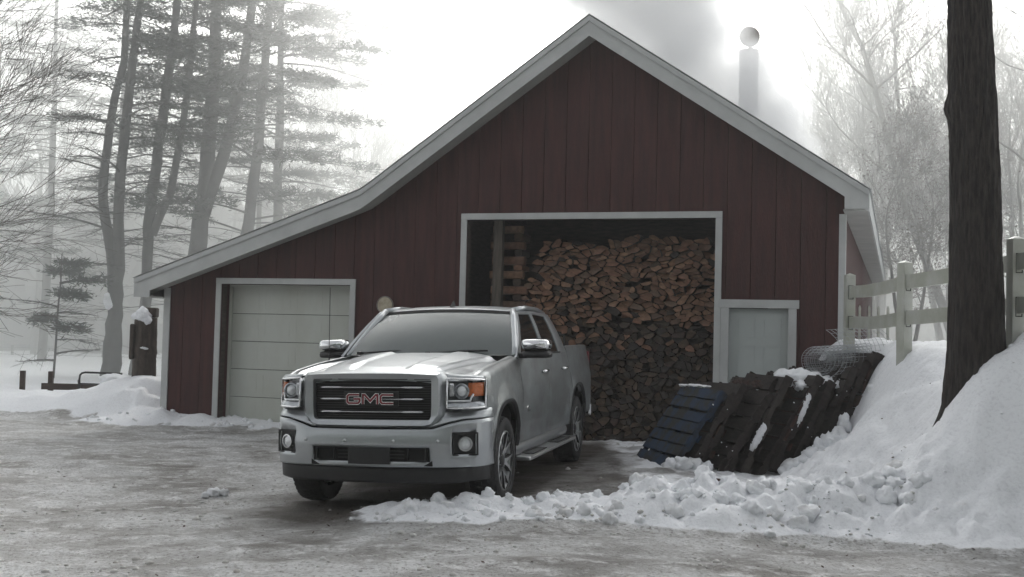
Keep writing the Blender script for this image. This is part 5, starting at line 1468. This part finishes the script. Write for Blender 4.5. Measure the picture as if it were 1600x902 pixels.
mb_ = MB(); mb_.box(.0, .22, -.1, .12, 1.43, 1.62); mb_.box(-.24, -.16, -.22, -.1, .62, 1.30); mb_.build('carving', M['carved'], o, bevel=.03)
snowcap('snow_patch', 'peaked snow cap on top of the carved post', [(-7.06, 22.5, 1.87, .17, .5), (-7.04, 22.46, 1.93, .12, .9), (-7.16, 22.5, 1.86, .1, .5), (-6.92, 22.40, 1.80, .08, .9)])
snowcap('snow_patch', 'small sliver of snow on the ledge of the carved post', [(-6.98, 22.36, 1.27, .05, .4), (-6.92, 22.36, 1.255, .04, .4)])
snowcap('snow_patch', 'snow heap between the metal rail and the carved post', [(-7.75, 23, .62, .22, .5), (-7.5, 23, .60, .2, .45)])
snowcap('snow_patch', 'patch of snow stuck in the crotch of the thick pine', [(-11.55, 33.55, 2.42, .10, 1.7), (-11.48, 33.55, 2.28, .09, 1.4)])
o = empty('metal_rail', (-8.25, 23.2, .25)); tag(o, 'dark tubular metal rail standing in snow in front of the thick pine', 'metal rail')
mb_ = MB(); mb_.tube([(-.20, 0, .0), (-.22, 0, .35), (-.21, 0, .44), (-.17, 0, .48), (-.1, 0, .495), (.62, 0, .485)], .020, 8); mb_.build('hoop', M['black'], o, smooth=True)
mb_ = MB(); mb_.tube([(-.22, 0, .27), (.60, 0, .26)], .018, 8); mb_.build('crossbar', M['black'], o, smooth=True)
mb_ = MB(); mb_.tube([(-.24, 0, .34), (-.23, 0, .18), (-.12, 0, -.1)], .015, 6); mb_.build('brace', M['black'], o, smooth=True)
o = empty('low_rail_fence', (-9.3, 24.2, .1)); tag(o, 'low dark wooden rail with two short posts sticking out of the snow', 'fence')
for x_ in (-.70, -.12):
    mb_ = MB(); mb_.box(x_ - .045, x_ + .045, -.05, .05, -.2, .61); mb_.build('post', M['dark_wood'], o, bevel=.008)
mb_ = MB(); mb_.box(-.28, 1.25, -.09, -.052, .24, .37); mb_.build('rail', M['dark_wood'], o, bevel=.006)
o = empty('utility_pole', (-9.35, 43, -.1)); tag(o, 'thin grey utility pole rising above the low roof in the fog', 'pole')
mb_ = MB(); mb_.tube([(0, 0, 0), (0, 0, 6.55)], [.11, .085], 10); mb_.build('mast', M['pine_bark'], o, smooth=True)
# far field fence line
o = empty('field_fence', (-20, 52, 0)); tag(o, 'thin wire fence on short posts across the foggy field', 'fence')
for i in range(9):
    mb_ = MB(); x_ = -6 + i * 2.0; mb_.box(x_ - .04, x_ + .04, -.04, .04, -.2, .75); mb_.build('fence_post', M['pine_bark'], o)
mb_ = MB(); mb_.tube([(-6, -.05, .65), (10, -.05, .65)], .012, 4); mb_.tube([(-6, -.05, .35), (10, -.05, .35)], .012, 4); mb_.build('wire', M['pine_bark'], o)

# ------------------------------------------------------------------ air: thin haze round everything, a bank of fog beyond, smoke from the flue
def vol_box(name, x0, x1, y0, y1, z0, z1, dens, color, g, label):
    mb_ = MB(); mb_.box(x0, x1, y0, y1, z0, z1); m = bpy.data.materials.new(name + '_air'); m.use_nodes = True
    n = m.node_tree.nodes; n.clear(); out = n.new('ShaderNodeOutputMaterial'); v = n.new('ShaderNodeVolumePrincipled')
    v.inputs['Density'].default_value = dens; v.inputs['Color'].default_value = color + (1,); v.inputs['Anisotropy'].default_value = g
    m.node_tree.links.new(v.outputs[0], out.inputs['Volume'])
    return tag(mb_.build(name, m), label, 'air', kind='stuff')
vol_box('haze', -1000, 1000, -1000, 1000, -3, 30, 0.0012, (.95, .96, .96), .3, 'thin winter haze in the yard')
vol_box('fog_bank', -300, 300, 25.5, 260, -1.5, 26, 0.040, (.80, .815, .81), .70, 'bank of fog over the field and wood beyond the barn')

def smoke():
    c0 = Vector((cp.x, cp.y, 0))
    blobs = [((4.75, 22.5, 6.0), 1.05), ((5.1, 22.6, 5.1), 1.0), ((4.1, 22.4, 5.8), 1.2), ((3.45, 22.2, 6.7), 1.25), ((4.15, 22.3, 6.55), 1.1), ((3.1, 22.1, 7.2), 1.5), ((2.5, 22.0, 8.0), 1.6), ((3.3, 22.2, 8.6), 1.3), ((1.7, 22.0, 8.9), 1.8), ((1.2, 22.0, 10.2), 1.8)]
    mb_ = MB(); mb_.box(-1.0, 6.2, 20.1, 24.2, 3.9, 12)
    m = bpy.data.materials.new('smoke_air'); m.use_nodes = True; n = m.node_tree.nodes; l = m.node_tree.links; n.clear()
    out = n.new('ShaderNodeOutputMaterial'); v = n.new('ShaderNodeVolumePrincipled'); l.new(v.outputs[0], out.inputs['Volume'])
    v.inputs['Color'].default_value = (.968, .975, .985, 1); v.inputs['Anisotropy'].default_value = .45
    tc = n.new('ShaderNodeTexCoord'); nt = n.new('ShaderNodeTexNoise'); nt.inputs['Scale'].default_value = .9; nt.inputs['Detail'].default_value = 4; nt.inputs['Roughness'].default_value = .6
    l.new(tc.outputs['Object'], nt.inputs[0])
    acc = None
    for c, r in blobs:
        d = n.new('ShaderNodeVectorMath'); d.operation = 'DISTANCE'; l.new(tc.outputs['Object'], d.inputs[0]); d.inputs[1].default_value = c
        mr = n.new('ShaderNodeMapRange'); mr.inputs[1].default_value = 0; mr.inputs[2].default_value = r; mr.inputs[3].default_value = 1; mr.inputs[4].default_value = 0; l.new(d.outputs['Value'], mr.inputs[0])
        if acc is None: acc = mr.outputs[0]
        else:
            a = n.new('ShaderNodeMath'); a.operation = 'MAXIMUM'; l.new(acc, a.inputs[0]); l.new(mr.outputs[0], a.inputs[1]); acc = a.outputs[0]
    a = n.new('ShaderNodeMath'); a.operation = 'MULTIPLY_ADD'; l.new(nt.outputs[0], a.inputs[0]); a.inputs[1].default_value = 1.1; l.new(acc, a.inputs[2])
    mr = n.new('ShaderNodeMapRange'); mr.inputs[1].default_value = .50; mr.inputs[2].default_value = 1.0; mr.inputs[3].default_value = 0; mr.inputs[4].default_value = 1.9; l.new(a.outputs[0], mr.inputs[0])
    # nothing at all outside the blobs
    g_ = n.new('ShaderNodeMath'); g_.operation = 'GREATER_THAN'; l.new(acc, g_.inputs[0]); g_.inputs[1].default_value = .001
    m2 = n.new('ShaderNodeMath'); m2.operation = 'MULTIPLY'; l.new(mr.outputs[0], m2.inputs[0]); l.new(g_.outputs[0], m2.inputs[1])
    l.new(m2.outputs[0], v.inputs['Density'])
    tag(mb_.build('smoke', m), 'pale smoke drifting left from the stove flue over the ridge', 'smoke', kind='stuff')
smoke()

# ------------------------------------------------------------------ unseen evergreen wood added behind the viewer to shade the yard from that side
ew = MB(); rr = random.Random(77)
for i in range(170):
    x = rr.uniform(-60, 60); y = -11 - abs(rr.gauss(0, 9)) - .006 * x * x * .3; h = rr.uniform(11, 19); r0 = h * rr.uniform(.16, .22); rows = []
    for k in range(19):
        t = k / 18; base = r0 * (1 - t) ** .8 * (1.0 if k % 2 == 0 else .62) + .03
        rows.append([(x + base * (1 + .25 * rr.uniform(-1, 1)) * math.cos(6.283 * j / 12), y + base * (1 + .25 * rr.uniform(-1, 1)) * math.sin(6.283 * j / 12), .8 + h * t - (.5 if k % 2 == 0 else 0)) for j in range(12)])
        rows[-1].append(rows[-1][0])
    ew.grid(rows); ew.tube([(x, y, -.2), (x, y, 2)], [.2, .16], 6, cap=False)
tag(ew.build('unseen_shade_wood', M['needles'], recalc=False), 'unseen evergreen wood added behind the viewer to cut the light from that side', 'wood', kind='stuff')
